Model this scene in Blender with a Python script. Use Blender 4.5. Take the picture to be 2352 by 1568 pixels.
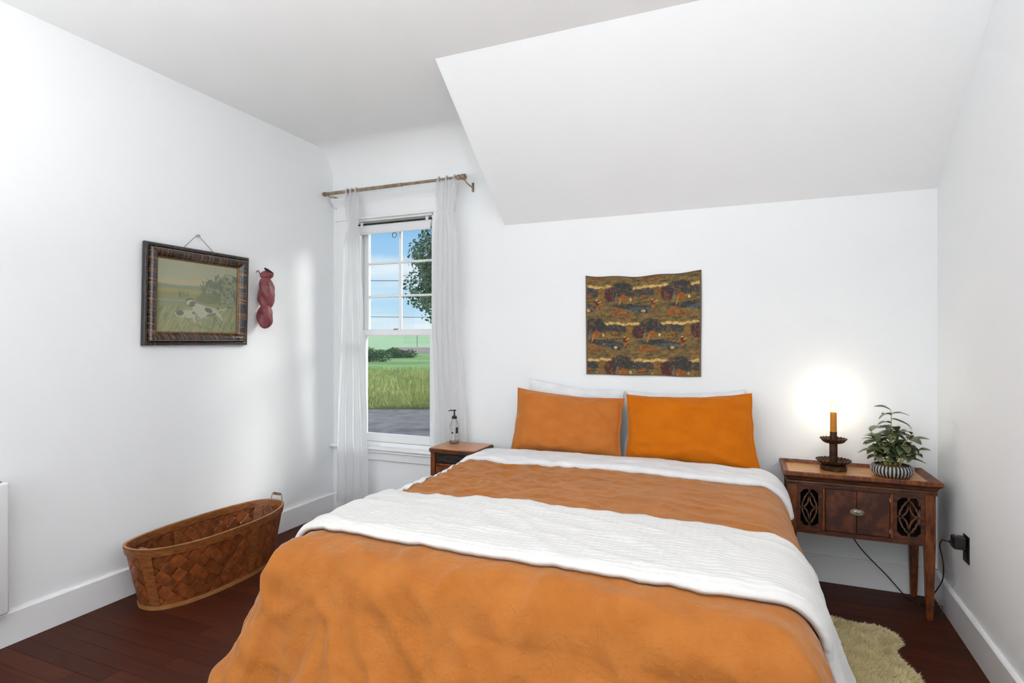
import bpy, bmesh, math, random
import numpy as np
from mathutils import Vector, Matrix, noise as mnoise

for _o in list(bpy.data.objects):
    bpy.data.objects.remove(_o)
SC = bpy.context.scene
COL = SC.collection
R = math.radians

# ------------------------------------------------------------------ camera
FPX = 1289.0                      # focal length in pixels of the 2352 x 1568 frame
YAW = R(22.5)
cam_data = bpy.data.cameras.new('camera')
cam_data.sensor_fit = 'HORIZONTAL'
cam_data.sensor_width = 36.0
cam_data.lens = FPX * 36.0 / 2352.0
cam_data.clip_start = 0.05
cam_data.clip_end = 2000
cam = bpy.data.objects.new('camera', cam_data)
COL.objects.link(cam)
cam.location = (0, 0, 1.4)
cam.rotation_euler = (R(90), 0, YAW)
SC.camera = cam

# ------------------------------------------------------------------ sky
world = bpy.data.worlds.new('sky')
SC.world = world
world.use_nodes = True
nt = world.node_tree
nt.nodes.clear()
wo = nt.nodes.new('ShaderNodeOutputWorld')
bg = nt.nodes.new('ShaderNodeBackground')
tc = nt.nodes.new('ShaderNodeTexCoord')
sep = nt.nodes.new('ShaderNodeSeparateXYZ')
ramp = nt.nodes.new('ShaderNodeValToRGB')
ramp.color_ramp.elements[0].position = 0.0
ramp.color_ramp.elements[0].color = (0.70, 0.84, 0.93, 1)
ramp.color_ramp.elements[1].position = 0.6
ramp.color_ramp.elements[1].color = (0.12, 0.32, 0.72, 1)
e = ramp.color_ramp.elements.new(0.07)
e.color = (0.45, 0.71, 0.94, 1)
e = ramp.color_ramp.elements.new(0.22)
e.color = (0.265, 0.535, 0.885, 1)
mp = nt.nodes.new('ShaderNodeMapping')
mp.inputs['Scale'].default_value = (1.6, 1.6, 11.0)
ns = nt.nodes.new('ShaderNodeTexNoise')
ns.inputs['Scale'].default_value = 1.7
ns.inputs['Detail'].default_value = 6
cr = nt.nodes.new('ShaderNodeValToRGB')
cr.color_ramp.elements[0].position = 0.44
cr.color_ramp.elements[1].position = 0.74
mx = nt.nodes.new('ShaderNodeMixRGB')
mx.inputs[2].default_value = (0.93, 0.96, 0.99, 1)
nt.links.new(tc.outputs['Generated'], sep.inputs[0])
nt.links.new(sep.outputs['Z'], ramp.inputs[0])
nt.links.new(tc.outputs['Generated'], mp.inputs[0])
nt.links.new(mp.outputs[0], ns.inputs['Vector'])
nt.links.new(ns.outputs['Fac'], cr.inputs[0])
nt.links.new(cr.outputs[0], mx.inputs[0])
nt.links.new(ramp.outputs[0], mx.inputs[1])
nt.links.new(mx.outputs[0], bg.inputs[0])
nt.links.new(bg.outputs[0], wo.inputs[0])
bg.inputs[1].default_value = 1.0

# ------------------------------------------------------------------ sun and rear fill
def add_light(name, kind, loc, energy, color=(1, 1, 1)):
    l = bpy.data.lights.new(name, kind)
    l.energy = energy
    l.color = color
    o = bpy.data.objects.new(name, l)
    COL.objects.link(o)
    o.location = loc
    return o, l
sun, sl = add_light('sun', 'SUN', (8, 14, 12), 4.2, (1.0, 0.97, 0.93))
sl.angle = R(22)
sun.rotation_euler = Vector((-0.58, -0.66, -0.42)).to_track_quat('-Z', 'Y').to_euler()
# fill lights added outside the two unseen windows behind the camera
REAR_FILL = []
for xx in (-2.2, -0.2):
    a, al = add_light('window_daylight', 'AREA', (xx, -1.72, 1.4), 26, (0.97, 0.985, 1.0))
    al.shape = 'RECTANGLE'
    al.size = 1.25
    al.size_y = 1.95
    a.rotation_euler = Vector((0, 1, 0)).to_track_quat('-Z', 'Y').to_euler()

vs = SC.view_settings
vs.view_transform = 'Standard'
vs.look = 'None'
vs.exposure = 0.06
vs.gamma = 1.0
vs.use_curve_mapping = False

# keep the render quick: stop early where the picture is already clean
cy = SC.cycles
cy.use_adaptive_sampling = True
cy.adaptive_threshold = 0.13
cy.adaptive_min_samples = 16
cy.use_denoising = True
cy.glossy_bounces = 2
cy.transmission_bounces = 2
cy.diffuse_bounces = 4
cy.transparent_max_bounces = 12
cy.max_bounces = 8
cy.caustics_reflective = False
cy.caustics_refractive = False

# ------------------------------------------------------------------ material helpers
def lin(r, g, b):
    def f(c):
        c /= 255.0
        return c / 12.92 if c <= 0.04045 else ((c + 0.055) / 1.055) ** 2.4
    return (f(r), f(g), f(b), 1.0)

def newmat(name):
    m = bpy.data.materials.new(name)
    m.use_nodes = True
    t = m.node_tree
    return m, t, t.nodes['Principled BSDF']

def pmat(name, c1, c2=None, scale=6, stretch=(1, 1, 1), rough=0.5, spec=0.5, metal=0.0, sheen=0.0,
         sheen_tint=(1, 1, 1, 1), bump=0.0, bscale=60, bstretch=(1, 1, 1), coord='Object', detail=5,
         lo=0.35, hi=0.65, rand=0.0, coat=0.0, bdist=0.002, rough2=None):
    m, t, p = newmat(name)
    L = t.links
    p.inputs['Base Color'].default_value = c1
    p.inputs['Roughness'].default_value = rough
    p.inputs['Specular IOR Level'].default_value = spec
    p.inputs['Metallic'].default_value = metal
    if sheen:
        p.inputs['Sheen Weight'].default_value = sheen
        p.inputs['Sheen Roughness'].default_value = 0.45
        p.inputs['Sheen Tint'].default_value = sheen_tint
    if coat:
        p.inputs['Coat Weight'].default_value = coat
        p.inputs['Coat Roughness'].default_value = 0.15
    tcn = t.nodes.new('ShaderNodeTexCoord')
    src = tcn.outputs[coord]
    col_out = None
    if c2 is not None:
        mpn = t.nodes.new('ShaderNodeMapping')
        mpn.inputs['Scale'].default_value = stretch
        L.new(src, mpn.inputs[0])
        vec = mpn.outputs[0]
        if rand:
            oi = t.nodes.new('ShaderNodeObjectInfo')
            va = t.nodes.new('ShaderNodeVectorMath')
            va.operation = 'MULTIPLY_ADD'
            cx = t.nodes.new('ShaderNodeCombineXYZ')
            for k in range(3):
                L.new(oi.outputs['Random'], cx.inputs[k])
            L.new(cx.outputs[0], va.inputs[0])
            va.inputs[1].default_value = (37, 53, 71)
            L.new(vec, va.inputs[2])
            vec = va.outputs[0]
        n = t.nodes.new('ShaderNodeTexNoise')
        n.inputs['Scale'].default_value = scale
        n.inputs['Detail'].default_value = detail
        L.new(vec, n.inputs['Vector'])
        r = t.nodes.new('ShaderNodeValToRGB')
        r.color_ramp.elements[0].position = lo
        r.color_ramp.elements[0].color = c1
        r.color_ramp.elements[1].position = hi
        r.color_ramp.elements[1].color = c2
        L.new(n.outputs['Fac'], r.inputs[0])
        col_out = r.outputs[0]
        if rand:
            hs = t.nodes.new('ShaderNodeHueSaturation')
            mr = t.nodes.new('ShaderNodeMapRange')
            mr.inputs[3].default_value = 1 - rand
            mr.inputs[4].default_value = 1 + rand
            L.new(oi.outputs['Random'], mr.inputs[0])
            L.new(mr.outputs[0], hs.inputs['Value'])
            L.new(col_out, hs.inputs['Color'])
            col_out = hs.outputs[0]
        L.new(col_out, p.inputs['Base Color'])
        if rough2 is not None:
            mr2 = t.nodes.new('ShaderNodeMapRange')
            mr2.inputs[3].default_value = rough
            mr2.inputs[4].default_value = rough2
            L.new(n.outputs['Fac'], mr2.inputs[0])
            L.new(mr2.outputs[0], p.inputs['Roughness'])
    if bump:
        mb = t.nodes.new('ShaderNodeMapping')
        mb.inputs['Scale'].default_value = bstretch
        L.new(src, mb.inputs[0])
        nb = t.nodes.new('ShaderNodeTexNoise')
        nb.inputs['Scale'].default_value = bscale
        nb.inputs['Detail'].default_value = 4
        L.new(mb.outputs[0], nb.inputs['Vector'])
        b = t.nodes.new('ShaderNodeBump')
        b.inputs['Strength'].default_value = bump
        b.inputs['Distance'].default_value = bdist
        L.new(nb.outputs['Fac'], b.inputs['Height'])
        L.new(b.outputs[0], p.inputs['Normal'])
    return m

def emat(name, color, strength):
    m = bpy.data.materials.new(name)
    m.use_nodes = True
    t = m.node_tree
    t.nodes.clear()
    o = t.nodes.new('ShaderNodeOutputMaterial')
    em = t.nodes.new('ShaderNodeEmission')
    em.inputs[0].default_value = color
    em.inputs[1].default_value = strength
    t.links.new(em.outputs[0], o.inputs[0])
    return m

def glassmat(name, tint=(0.97, 0.99, 0.98, 1), gloss=0.06, rough=0.02):
    m = bpy.data.materials.new(name)
    m.use_nodes = True
    t = m.node_tree
    t.nodes.clear()
    o = t.nodes.new('ShaderNodeOutputMaterial')
    tr = t.nodes.new('ShaderNodeBsdfTransparent')
    tr.inputs[0].default_value = tint
    gl = t.nodes.new('ShaderNodeBsdfGlossy')
    gl.inputs['Roughness'].default_value = rough
    lw = t.nodes.new('ShaderNodeLayerWeight')
    lw.inputs[0].default_value = 0.25
    ml = t.nodes.new('ShaderNodeMath')
    ml.operation = 'MULTIPLY_ADD'
    ml.inputs[1].default_value = 0.5
    ml.inputs[2].default_value = gloss * 0.3
    mix = t.nodes.new('ShaderNodeMixShader')
    t.links.new(lw.outputs['Fresnel'], ml.inputs[0])
    t.links.new(ml.outputs[0], mix.inputs[0])
    t.links.new(tr.outputs[0], mix.inputs[1])
    t.links.new(gl.outputs[0], mix.inputs[2])
    t.links.new(mix.outputs[0], o.inputs[0])
    return m

def sheermat(name, color, transp=0.3, transl=0.5):
    m = bpy.data.materials.new(name)
    m.use_nodes = True
    t = m.node_tree
    t.nodes.clear()
    o = t.nodes.new('ShaderNodeOutputMaterial')
    d = t.nodes.new('ShaderNodeBsdfDiffuse')
    d.inputs[0].default_value = color
    tl = t.nodes.new('ShaderNodeBsdfTranslucent')
    tl.inputs[0].default_value = color
    tr = t.nodes.new('ShaderNodeBsdfTransparent')
    a = t.nodes.new('ShaderNodeMixShader')
    a.inputs[0].default_value = transl
    b = t.nodes.new('ShaderNodeMixShader')
    b.inputs[0].default_value = transp
    t.links.new(d.outputs[0], a.inputs[1])
    t.links.new(tl.outputs[0], a.inputs[2])
    t.links.new(a.outputs[0], b.inputs[1])
    t.links.new(tr.outputs[0], b.inputs[2])
    t.links.new(b.outputs[0], o.inputs[0])
    return m

def colattr_mat(name, rough=0.6, spec=0.3, bump=0.0, bscale=200, sheen=0.0):
    m, t, p = newmat(name)
    at = t.nodes.new('ShaderNodeAttribute')
    at.attribute_name = 'Col'
    t.links.new(at.outputs['Color'], p.inputs['Base Color'])
    p.inputs['Roughness'].default_value = rough
    p.inputs['Specular IOR Level'].default_value = spec
    p.inputs['Sheen Weight'].default_value = sheen
    if bump:
        tcn = t.nodes.new('ShaderNodeTexCoord')
        nb = t.nodes.new('ShaderNodeTexNoise')
        nb.inputs['Scale'].default_value = bscale
        b = t.nodes.new('ShaderNodeBump')
        b.inputs['Strength'].default_value = bump
        b.inputs['Distance'].default_value = 0.002
        t.links.new(tcn.outputs['Object'], nb.inputs['Vector'])
        t.links.new(nb.outputs['Fac'], b.inputs['Height'])
        t.links.new(b.outputs[0], p.inputs['Normal'])
    return m

# ------------------------------------------------------------------ geometry helpers
class MB:
    """collects vertices and faces, built as ONE mesh object"""
    def __init__(self):
        self.v = []
        self.f = []
    def add(self, vs, fs):
        o = len(self.v)
        self.v.extend([tuple(p) for p in vs])
        self.f.extend([tuple(i + o for i in f) for f in fs])
        return self
    def box(self, lo, hi, bev=0.0, seg=1):
        lo = Vector(lo); hi = Vector(hi)
        if not bev:
            x0, y0, z0 = lo; x1, y1, z1 = hi
            return self.add([(x0, y0, z0), (x1, y0, z0), (x1, y1, z0), (x0, y1, z0), (x0, y0, z1), (x1, y0, z1), (x1, y1, z1), (x0, y1, z1)],
                            [(3, 2, 1, 0), (4, 5, 6, 7), (0, 1, 5, 4), (1, 2, 6, 5), (2, 3, 7, 6), (3, 0, 4, 7)])
        bm = bmesh.new()
        bmesh.ops.create_cube(bm, size=1.0)
        c = (lo + hi) / 2; s = hi - lo
        for q in bm.verts:
            q.co = Vector((c.x + q.co.x * s.x, c.y + q.co.y * s.y, c.z + q.co.z * s.z))
        bmesh.ops.bevel(bm, geom=list(bm.edges), offset=min(bev, min(s) * 0.49), segments=seg, affect='EDGES', profile=0.5)
        bm.verts.index_update()
        self.add([q.co for q in bm.verts], [[q.index for q in f.verts] for f in bm.faces])
        bm.free()
        return self
    def prism(self, poly, axis, a, b):
        """2-D polygon extruded along an axis: axis 'x' -> (y,z) polygon, 'y' -> (x,z), 'z' -> (x,y)"""
        n = len(poly)
        def P(p, t):
            return {'x': (t, p[0], p[1]), 'y': (p[0], t, p[1]), 'z': (p[0], p[1], t)}[axis]
        vs = [P(p, a) for p in poly] + [P(p, b) for p in poly]
        fs = [tuple(range(n)), tuple(range(2 * n - 1, n - 1, -1))]
        for i in range(n):
            j = (i + 1) % n
            fs.append((i, n + i, n + j, j))
        return self.add(vs, fs)
    def lathe(self, prof, c=(0, 0, 0), n=24, mod=None):
        """profile [(r, z)] turned about z; mod(angle, r, z) -> (r, z)"""
        vs = []
        for r, z in prof:
            for k in range(n):
                a = 2 * math.pi * k / n
                rr, zz = (r, z) if mod is None else mod(a, r, z)
                vs.append((c[0] + rr * math.cos(a), c[1] + rr * math.sin(a), c[2] + zz))
        fs = []
        for i in range(len(prof) - 1):
            for k in range(n):
                k2 = (k + 1) % n
                fs.append((i * n + k, i * n + k2, (i + 1) * n + k2, (i + 1) * n + k))
        if prof[0][0] > 1e-6:
            fs.append(tuple(range(n - 1, -1, -1)))
        if prof[-1][0] > 1e-6:
            o = (len(prof) - 1) * n
            fs.append(tuple(o + k for k in range(n)))
        return self.add(vs, fs)
    def tube(self, pts, r, n=8, closed=False, flat=None):
        """round tube along points; r number or list; flat=(w,h,upvector) gives a rectangular bar"""
        pts = [Vector(p) for p in pts]
        m = len(pts)
        rs = r if isinstance(r, (list, tuple)) else [r] * m
        prev = None
        vs = []
        for i, p in enumerate(pts):
            if closed:
                d = pts[(i + 1) % m] - pts[i - 1]
            else:
                d = pts[min(i + 1, m - 1)] - pts[max(i - 1, 0)]
            d.normalize()
            if flat:
                up = Vector(flat[2])
                s = d.cross(up).normalized()
                u = s.cross(d).normalized()
                w, h = flat[0] / 2, flat[1] / 2
                for a, b in ((-w, -h), (w, -h), (w, h), (-w, h)):
                    vs.append(p + s * a + u * b)
                continue
            if prev is None:
                up = Vector((0, 0, 1)) if abs(d.z) < 0.9 else Vector((1, 0, 0))
                s = d.cross(up).normalized()
            else:
                s = (prev - d * prev.dot(d)).normalized()
            prev = s
            u = s.cross(d)
            for k in range(n):
                a = 2 * math.pi * k / n
                vs.append(p + (s * math.cos(a) + u * math.sin(a)) * rs[i])
        if flat:
            n = 4
        fs = []
        for i in range(m if closed else m - 1):
            j = (i + 1) % m
            for k in range(n):
                k2 = (k + 1) % n
                fs.append((i * n + k, i * n + k2, j * n + k2, j * n + k))
        if not closed:
            fs.append(tuple(range(n - 1, -1, -1)))
            fs.append(tuple((m - 1) * n + k for k in range(n)))
        return self.add(vs, fs)
    def grid(self, fn, nu, nv, closed_u=False):
        vs = [fn(i / (nu if closed_u else nu - 1), j / (nv - 1)) for j in range(nv) for i in range(nu)]
        fs = []
        for j in range(nv - 1):
            for i in range(nu if closed_u else nu - 1):
                i2 = (i + 1) % nu
                fs.append((j * nu + i, j * nu + i2, (j + 1) * nu + i2, (j + 1) * nu + i))
        return self.add(vs, fs)
    def mesh(self, name, smooth=False, org=(0, 0, 0), angle=None):
        me = bpy.data.meshes.new(name)
        ox, oy, oz = org
        me.from_pydata([(x - ox, y - oy, z - oz) for x, y, z in self.v], [], self.f)
        bm = bmesh.new()
        bm.from_mesh(me)
        bmesh.ops.recalc_face_normals(bm, faces=list(bm.faces))
        bm.to_mesh(me)
        bm.free()
        if smooth:
            for p in me.polygons:
                p.use_smooth = True
            if angle:
                try:
                    me.set_sharp_from_angle(angle=R(angle))
                except Exception:
                    pass
        me.update()
        return me
    def build(self, name, mat, parent=None, smooth=False, angle=40, world=True):
        """one object; geometry given in world coordinates unless world=False"""
        org = (0, 0, 0)
        if parent is not None and world:
            q = parent
            org = Vector((0, 0, 0))
            while q is not None:
                org = org + Vector(q.location)
                q = q.parent
        me = self.mesh(name, smooth, org, angle if smooth else None)
        return link(name, me, mat, parent)

def link(name, me, mat, parent=None):
    o = bpy.data.objects.new(name, me)
    COL.objects.link(o)
    if mat is not None and len(me.materials) == 0:
        me.materials.append(mat)
    if parent is not None:
        o.parent = parent
    return o

def thing(name, label, cat, loc=(0, 0, 0), group=None):
    o = bpy.data.objects.new(name, None)
    o.empty_display_size = 0.1
    COL.objects.link(o)
    o.location = loc
    return tag(o, label, cat, group)

def tag(o, label, cat, group=None):
    o['label'] = label
    o['category'] = cat
    if group:
        o['group'] = group
    return o

def struct(o):
    o['kind'] = 'structure'
    return o

def solidify(o, th, offset=0.0):
    md = o.modifiers.new('thickness', 'SOLIDIFY')
    md.thickness = th
    md.offset = offset
    return o

def subsurf(o, lv=1):
    md = o.modifiers.new('smooth', 'SUBSURF')
    md.levels = lv
    md.render_levels = lv
    return o

def fbm(x, y, z=0.0, oct=4, H=0.9, lac=2.1):
    return mnoise.fractal(Vector((x, y, z)), H, lac, oct)

def spline(pts, n=8):
    pts = [Vector(p) for p in pts]
    out = []
    for i in range(len(pts) - 1):
        p0 = pts[max(i - 1, 0)]; p1 = pts[i]; p2 = pts[i + 1]; p3 = pts[min(i + 2, len(pts) - 1)]
        for k in range(n):
            t = k / n
            out.append(0.5 * ((2 * p1) + (-p0 + p2) * t + (2 * p0 - 5 * p1 + 4 * p2 - p3) * t * t + (-p0 + 3 * p1 - 3 * p2 + p3) * t ** 3))
    out.append(pts[-1])
    return out

# ------------------------------------------------------------------ materials of the place
M = {}
M['wall'] = pmat('wall_paint', lin(248, 249, 250), rough=0.75, spec=0.25, bump=0.10, bscale=9, bdist=0.004)
M['ceil'] = pmat('ceiling_paint', lin(250, 250, 250), rough=0.8, spec=0.2, bump=0.10, bscale=6, bdist=0.004)
M['trim'] = pmat('trim_gloss_paint', lin(246, 246, 247), rough=0.35, spec=0.5, bump=0.05, bscale=14, bdist=0.002)
M['floor'] = pmat('dark_floorboard', lin(44, 15, 7), lin(88, 40, 20), scale=5, stretch=(1.2, 16, 8), rough=0.5, spec=0.16, rand=0.25,
                  bump=0.25, bscale=12, bstretch=(1, 14, 6), bdist=0.001, lo=0.3, hi=0.72, rough2=0.5)
M['floor_base'] = pmat('floor_underlay', lin(14, 7, 5), rough=0.8)
M['glass'] = glassmat('window_glass')
M['walnut'] = pmat('dark_walnut', lin(48, 22, 11), lin(98, 50, 24), scale=7, stretch=(2, 14, 14), rough=0.38, spec=0.5, bump=0.15, bscale=40, bdist=0.001)
M['walnut_leg'] = pmat('worn_walnut_leg', lin(62, 26, 10), lin(146, 76, 28), scale=16, stretch=(4, 4, 1.2), rough=0.4, lo=0.3, hi=0.75, bump=0.15, bscale=50, bdist=0.001)
M['scuffed'] = pmat('scuffed_walnut', lin(60, 27, 17), lin(126, 70, 40), scale=20, stretch=(1.0, 1.0, 0.7), rough=0.42, lo=0.46, hi=0.78, detail=9, bump=0.2, bscale=50, bdist=0.001)
M['oak'] = pmat('golden_tray_wood', lin(188, 122, 50), lin(222, 160, 82), scale=6, stretch=(2, 18, 10), rough=0.35, coat=0.2)
M['honey'] = pmat('honey_table_top', lin(176, 100, 32), lin(206, 132, 56), scale=6, stretch=(2, 14, 10), rough=0.3, coat=0.3)
M['fret'] = pmat('fret_wood', lin(70, 38, 22), lin(104, 66, 44), scale=20, rough=0.45)
M['black_carving'] = pmat('black_carved_wood', lin(26, 18, 14), lin(52, 36, 26), scale=30, rough=0.35)
M['inside'] = pmat('dark_cabinet_inside', lin(22, 11, 7), rough=0.8)
M['pewter'] = pmat('pewter', lin(176, 170, 150), lin(110, 104, 92), scale=90, metal=0.6, rough=0.38)
M['bronze'] = pmat('rod_bronze', lin(176, 158, 134), lin(140, 120, 98), scale=20, metal=0.6, rough=0.38)
M['rust'] = pmat('rusty_iron', lin(52, 32, 22), lin(92, 62, 42), scale=30, metal=0.55, rough=0.5, bump=0.2, bscale=120, bdist=0.001)
M['dark_metal'] = pmat('dark_metal', lin(60, 56, 52), metal=0.8, rough=0.4)
M['chrome'] = pmat('chrome', lin(190, 188, 184), metal=1.0, rough=0.2)
M['black_plastic'] = pmat('black_plastic', lin(22, 22, 23), rough=0.38)
M['white_plastic'] = pmat('white_enamel', lin(236, 236, 238), rough=0.35)
M['grey_plastic'] = pmat('grey_plastic', lin(150, 152, 156), rough=0.4)

D = 3.737                       # window wall
XL = -3.15                      # left wall
def XR(y):                      # right wall, a touch out of square
    return 0.978 - (D - y) * 0.03
YB = -1.5                       # wall behind the camera
ZC = 2.96                       # ceiling
ZK = 2.24                       # knee-wall height under the slope
YS = 2.70                       # where the slope leaves the ceiling
WX0, WX1, WZ0, WZ1 = -2.94, -2.18, 0.56, 2.40   # window opening

# floor: an underlay slab that carries the planks
fl = struct(MB().box((XL - 0.1, YB - 0.1, -0.12), (1.1, D + 0.1, -0.02)).build('floor', M['floor_base']))
plank_mesh = MB().box((-0.5, -0.5, -0.5), (0.5, 0.5, 0.5)).mesh('plank')
bm = bmesh.new(); bm.from_mesh(plank_mesh)
top_edges = [q for q in bm.edges if all(v.co.z > 0 for v in q.verts)]
bmesh.ops.bevel(bm, geom=top_edges, offset=0.018, segments=1, affect='EDGES')
bm.to_mesh(plank_mesh); bm.free()
rng = random.Random(4)
PW = 0.083
y = YB
row = 0
while y < D:
    w = min(PW, D - y)
    cuts = [XL]
    x = XL + rng.uniform(0.5, 1.9)
    while x < 0.95 - 0.35:
        cuts.append(x)
        x += rng.uniform(1.5, 2.3)
    cuts.append(0.965)
    for a, b in zip(cuts[:-1], cuts[1:]):
        p = link('plank', plank_mesh, M['floor'], fl)
        p.scale = (b - a - 0.0015, w - 0.0015, 0.02 + rng.uniform(-0.0004, 0.0004))
        p.location = ((a + b) / 2, y + w / 2, -0.01)
    y += PW

# walls
struct(MB().box((XL - 0.12, YB - 0.12, -0.02), (XL, D + 0.14, ZC + 0.06)).build('wall_left', M['wall']))
wb = MB()
for x0, x1, z0, z1 in ((XL, WX0, -0.02, 3.02), (WX0, WX1, -0.02, WZ0), (WX0, WX1, WZ1, 3.02), (WX1, -1.55, -0.02, 3.02), (-1.55, 1.1, -0.02, 2.32)):
    wb.box((x0, D, z0), (x1, D + 0.14, z1))
struct(wb.build('wall_back', M['wall']))
struct(MB().prism([(XR(YB - 0.12), YB - 0.12), (XR(D), D), (XR(D) + 0.12, D), (XR(YB - 0.12) + 0.12, YB - 0.12)], 'z', -0.02, ZC + 0.06).build('wall_right', M['wall']))
wr = MB()
RW = [(-2.8, -1.6), (-0.8, 0.4)]  # unseen rear windows, put in to let fill light into the room
for x0, x1, z0, z1 in ((XL, -2.8, -0.02, 3.02), (-2.8, -1.6, -0.02, 0.45), (-2.8, -1.6, 2.35, 3.02), (-1.6, -0.8, -0.02, 3.02),
                       (-0.8, 0.4, -0.02, 0.45), (-0.8, 0.4, 2.35, 3.02), (0.4, 1.0, -0.02, 3.02)):
    wr.box((x0, YB - 0.12, z0), (x1, YB, z1))
struct(wr.build('wall_rear', M['wall']))
for k, (x0, x1) in enumerate(RW):
    f = MB()
    for a in ((x0 - 0.1, 0.37, x0, 2.45), (x1, 0.37, x1 + 0.1, 2.45), (x0, 0.37, x1, 0.45), (x0, 2.35, x1, 2.45)):
        f.box((a[0], YB, a[1]), (a[2], YB + 0.02, a[3]))
    f.box((x0, YB - 0.08, 1.57), (x1, YB - 0.04, 1.62))
    w = struct(f.build('window_%d' % (k + 2), M['trim']))
    for z0, z1 in ((0.45, 1.57), (1.62, 2.35)):
        MB().box((x0, YB - 0.062, z0), (x1, YB - 0.058, z1)).build('pane', M['glass'], w)

# ceiling: flat part with a coved end over the window; slope above the bed
ce = MB().box((XL, YB, ZC), (1.1, YS, ZC + 0.06)).box((XL, YS, ZC), (-1.5, D, ZC + 0.06))
rc = 0.24
arc = [(D, ZC), (D - rc, ZC)]
for k in range(1, 13):
    a = k / 12 * math.pi / 2
    arc.append((D - rc + rc * math.sin(a), ZC - rc + rc * math.cos(a)))
vs0 = [(XL, p[0], p[1]) for p in arc] + [(-1.5, p[0], p[1]) for p in arc]
ce.add(vs0, [(i, i + 1, len(arc) + i + 1, len(arc) + i) for i in range(1, len(arc) - 1)])
o = ce.build('ceiling', M['ceil'], smooth=True, angle=30)
struct(o)
# the slope is one solid from the cheek beside the window to the right wall
xs = (-1.578, -1.605)
poly = [(YS, ZC), (D, ZK), (D + 0.02, ZK), (D + 0.02, ZC + 0.02), (YS, ZC + 0.02)]
vsl = []
for side in (0, 1):
    for (yy, zz) in poly:
        if side == 0:
            vsl.append((xs[0] + (xs[1] - xs[0]) * min(1, (yy - YS) / (D - YS)), yy, zz))
        else:
            vsl.append((1.09, yy, zz))
fsl = [tuple(range(5)), tuple(range(9, 4, -1))] + [(i, 5 + i, 5 + (i + 1) % 5, (i + 1) % 5) for i in range(5)]
struct(MB().add(vsl, fsl).build('ceiling_slope', M['wall']))

# baseboards
def base_profile(h=0.152, t=0.02):
    return [(0, 0), (t, 0), (t, h - 0.006), (t - 0.006, h), (0, h)]
pr = base_profile()
struct(MB().prism([(XL + a, b) for a, b in pr], 'y', YB, D).build('baseboard_left', M['trim']))
struct(MB().prism([(D - a, b) for a, b in pr], 'x', XL, 0.977).build('baseboard_back', M['trim']))
vsr = []
for yy in (YB, D):
    vsr += [(XR(yy) - a, yy, b) for a, b in pr]
struct(MB().add(vsr, [tuple(range(5)), tuple(range(9, 4, -1))] + [(i, 5 + i, 5 + (i + 1) % 5, (i + 1) % 5) for i in range(5)]).build('baseboard_right', M['trim']))

# ------------------------------------------------------------------ window
win = bpy.data.objects.new('window_1', None)
COL.objects.link(win)
win.location = (-2.56, D, WZ0)
struct(win)
T = M['trim']
MB().box((-3.09, D - 0.022, 0.53), (WX0 + 0.012, D, 2.40), 0.003).build('casing', T, win)
MB().box((WX1 - 0.012, D - 0.022, 0.53), (-2.03, D, 2.40), 0.003).build('casing', T, win)
MB().box((-3.10, D - 0.026, 2.395), (-2.02, D, 2.515), 0.003).build('head_casing', T, win)
MB().box((-3.115, D - 0.036, 2.383), (-2.005, D, 2.405), 0.006, 2).build('head_bead', T, win)
crown = [(D, 2.50), (D - 0.028, 2.50), (D - 0.032, 2.512), (D - 0.045, 2.528), (D - 0.066, 2.545), (D - 0.07, 2.549), (D - 0.07, 2.562), (D, 2.562)]
MB().prism(crown, 'x', -3.125, -1.995).build('crown', T, win)
stool = [(D + 0.05, 0.532), (D - 0.035, 0.532), (D - 0.046, 0.538), (D - 0.050, 0.547), (D - 0.046, 0.556), (D - 0.035, 0.562), (D + 0.05, 0.562)]
MB().prism(stool, 'x', -3.145, -1.97).build('stool', T, win)
MB().box((-3.10, D - 0.02, 0.455), (-2.02, D, 0.532), 0.004).build('apron', T, win)
MB().box((-3.10, D - 0.036, 0.516), (-2.02, D - 0.01, 0.533), 0.006, 2).build('apron_bead', T, win)
jm = MB()
jm.box((WX0, D, WZ0), (WX0 + 0.03, D + 0.14, WZ1)).box((WX1 - 0.03, D, WZ0), (WX1, D + 0.14, WZ1))
jm.box((WX0, D, WZ1 - 0.03), (WX1, D + 0.14, WZ1)).box((WX0, D + 0.03, WZ0 - 0.001), (WX1, D + 0.16, WZ0 + 0.03))
jm.box((WX0 + 0.03, D + 0.01, WZ0), (WX0 + 0.042, D + 0.04, WZ1), 0.003).box((WX1 - 0.042, D + 0.01, WZ0), (WX1 - 0.03, D + 0.04, WZ1), 0.003)
jm.build('jamb', T, win)
def sash(name, y0, z0, z1, bot, top, side):
    m = MB()
    x0, x1 = WX0 + 0.032, WX1 - 0.032
    m.box((x0, y0, z0), (x0 + side, y0 + 0.035, z1), 0.003).box((x1 - side, y0, z0), (x1, y0 + 0.035, z1), 0.003)
    m.box((x0 + side, y0, z0), (x1 - side, y0 + 0.035, z0 + bot), 0.003).box((x0 + side, y0, z1 - top), (x1 - side, y0 + 0.035, z1), 0.003)
    return m.build(name, T, win), (x0 + side, x1 - side, z0 + bot, z1 - top)
ls, (ax, bx, az, bz) = sash('lower_sash', D + 0.042, 0.592, 1.492, 0.065, 0.045, 0.045)
MB().box((ax - 0.005, D + 0.058, az - 0.005), (bx + 0.005, D + 0.062, bz + 0.005)).build('pane', M['glass'], ls)
lk = MB().lathe([(0.0, 0), (0.012, 0), (0.012, 0.006), (0.008, 0.012), (0.0, 0.013)], (-2.555, D + 0.06, 1.492), 14)
lk.box((-2.60, D + 0.052, 1.494), (-2.555, D + 0.064, 1.503), 0.003)
lk.build('sash_lock', M['chrome'], ls, smooth=True)
us, (ax, bx, az, bz) = sash('upper_sash', D + 0.082, 1.452, 2.366, 0.045, 0.055, 0.045)
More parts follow.
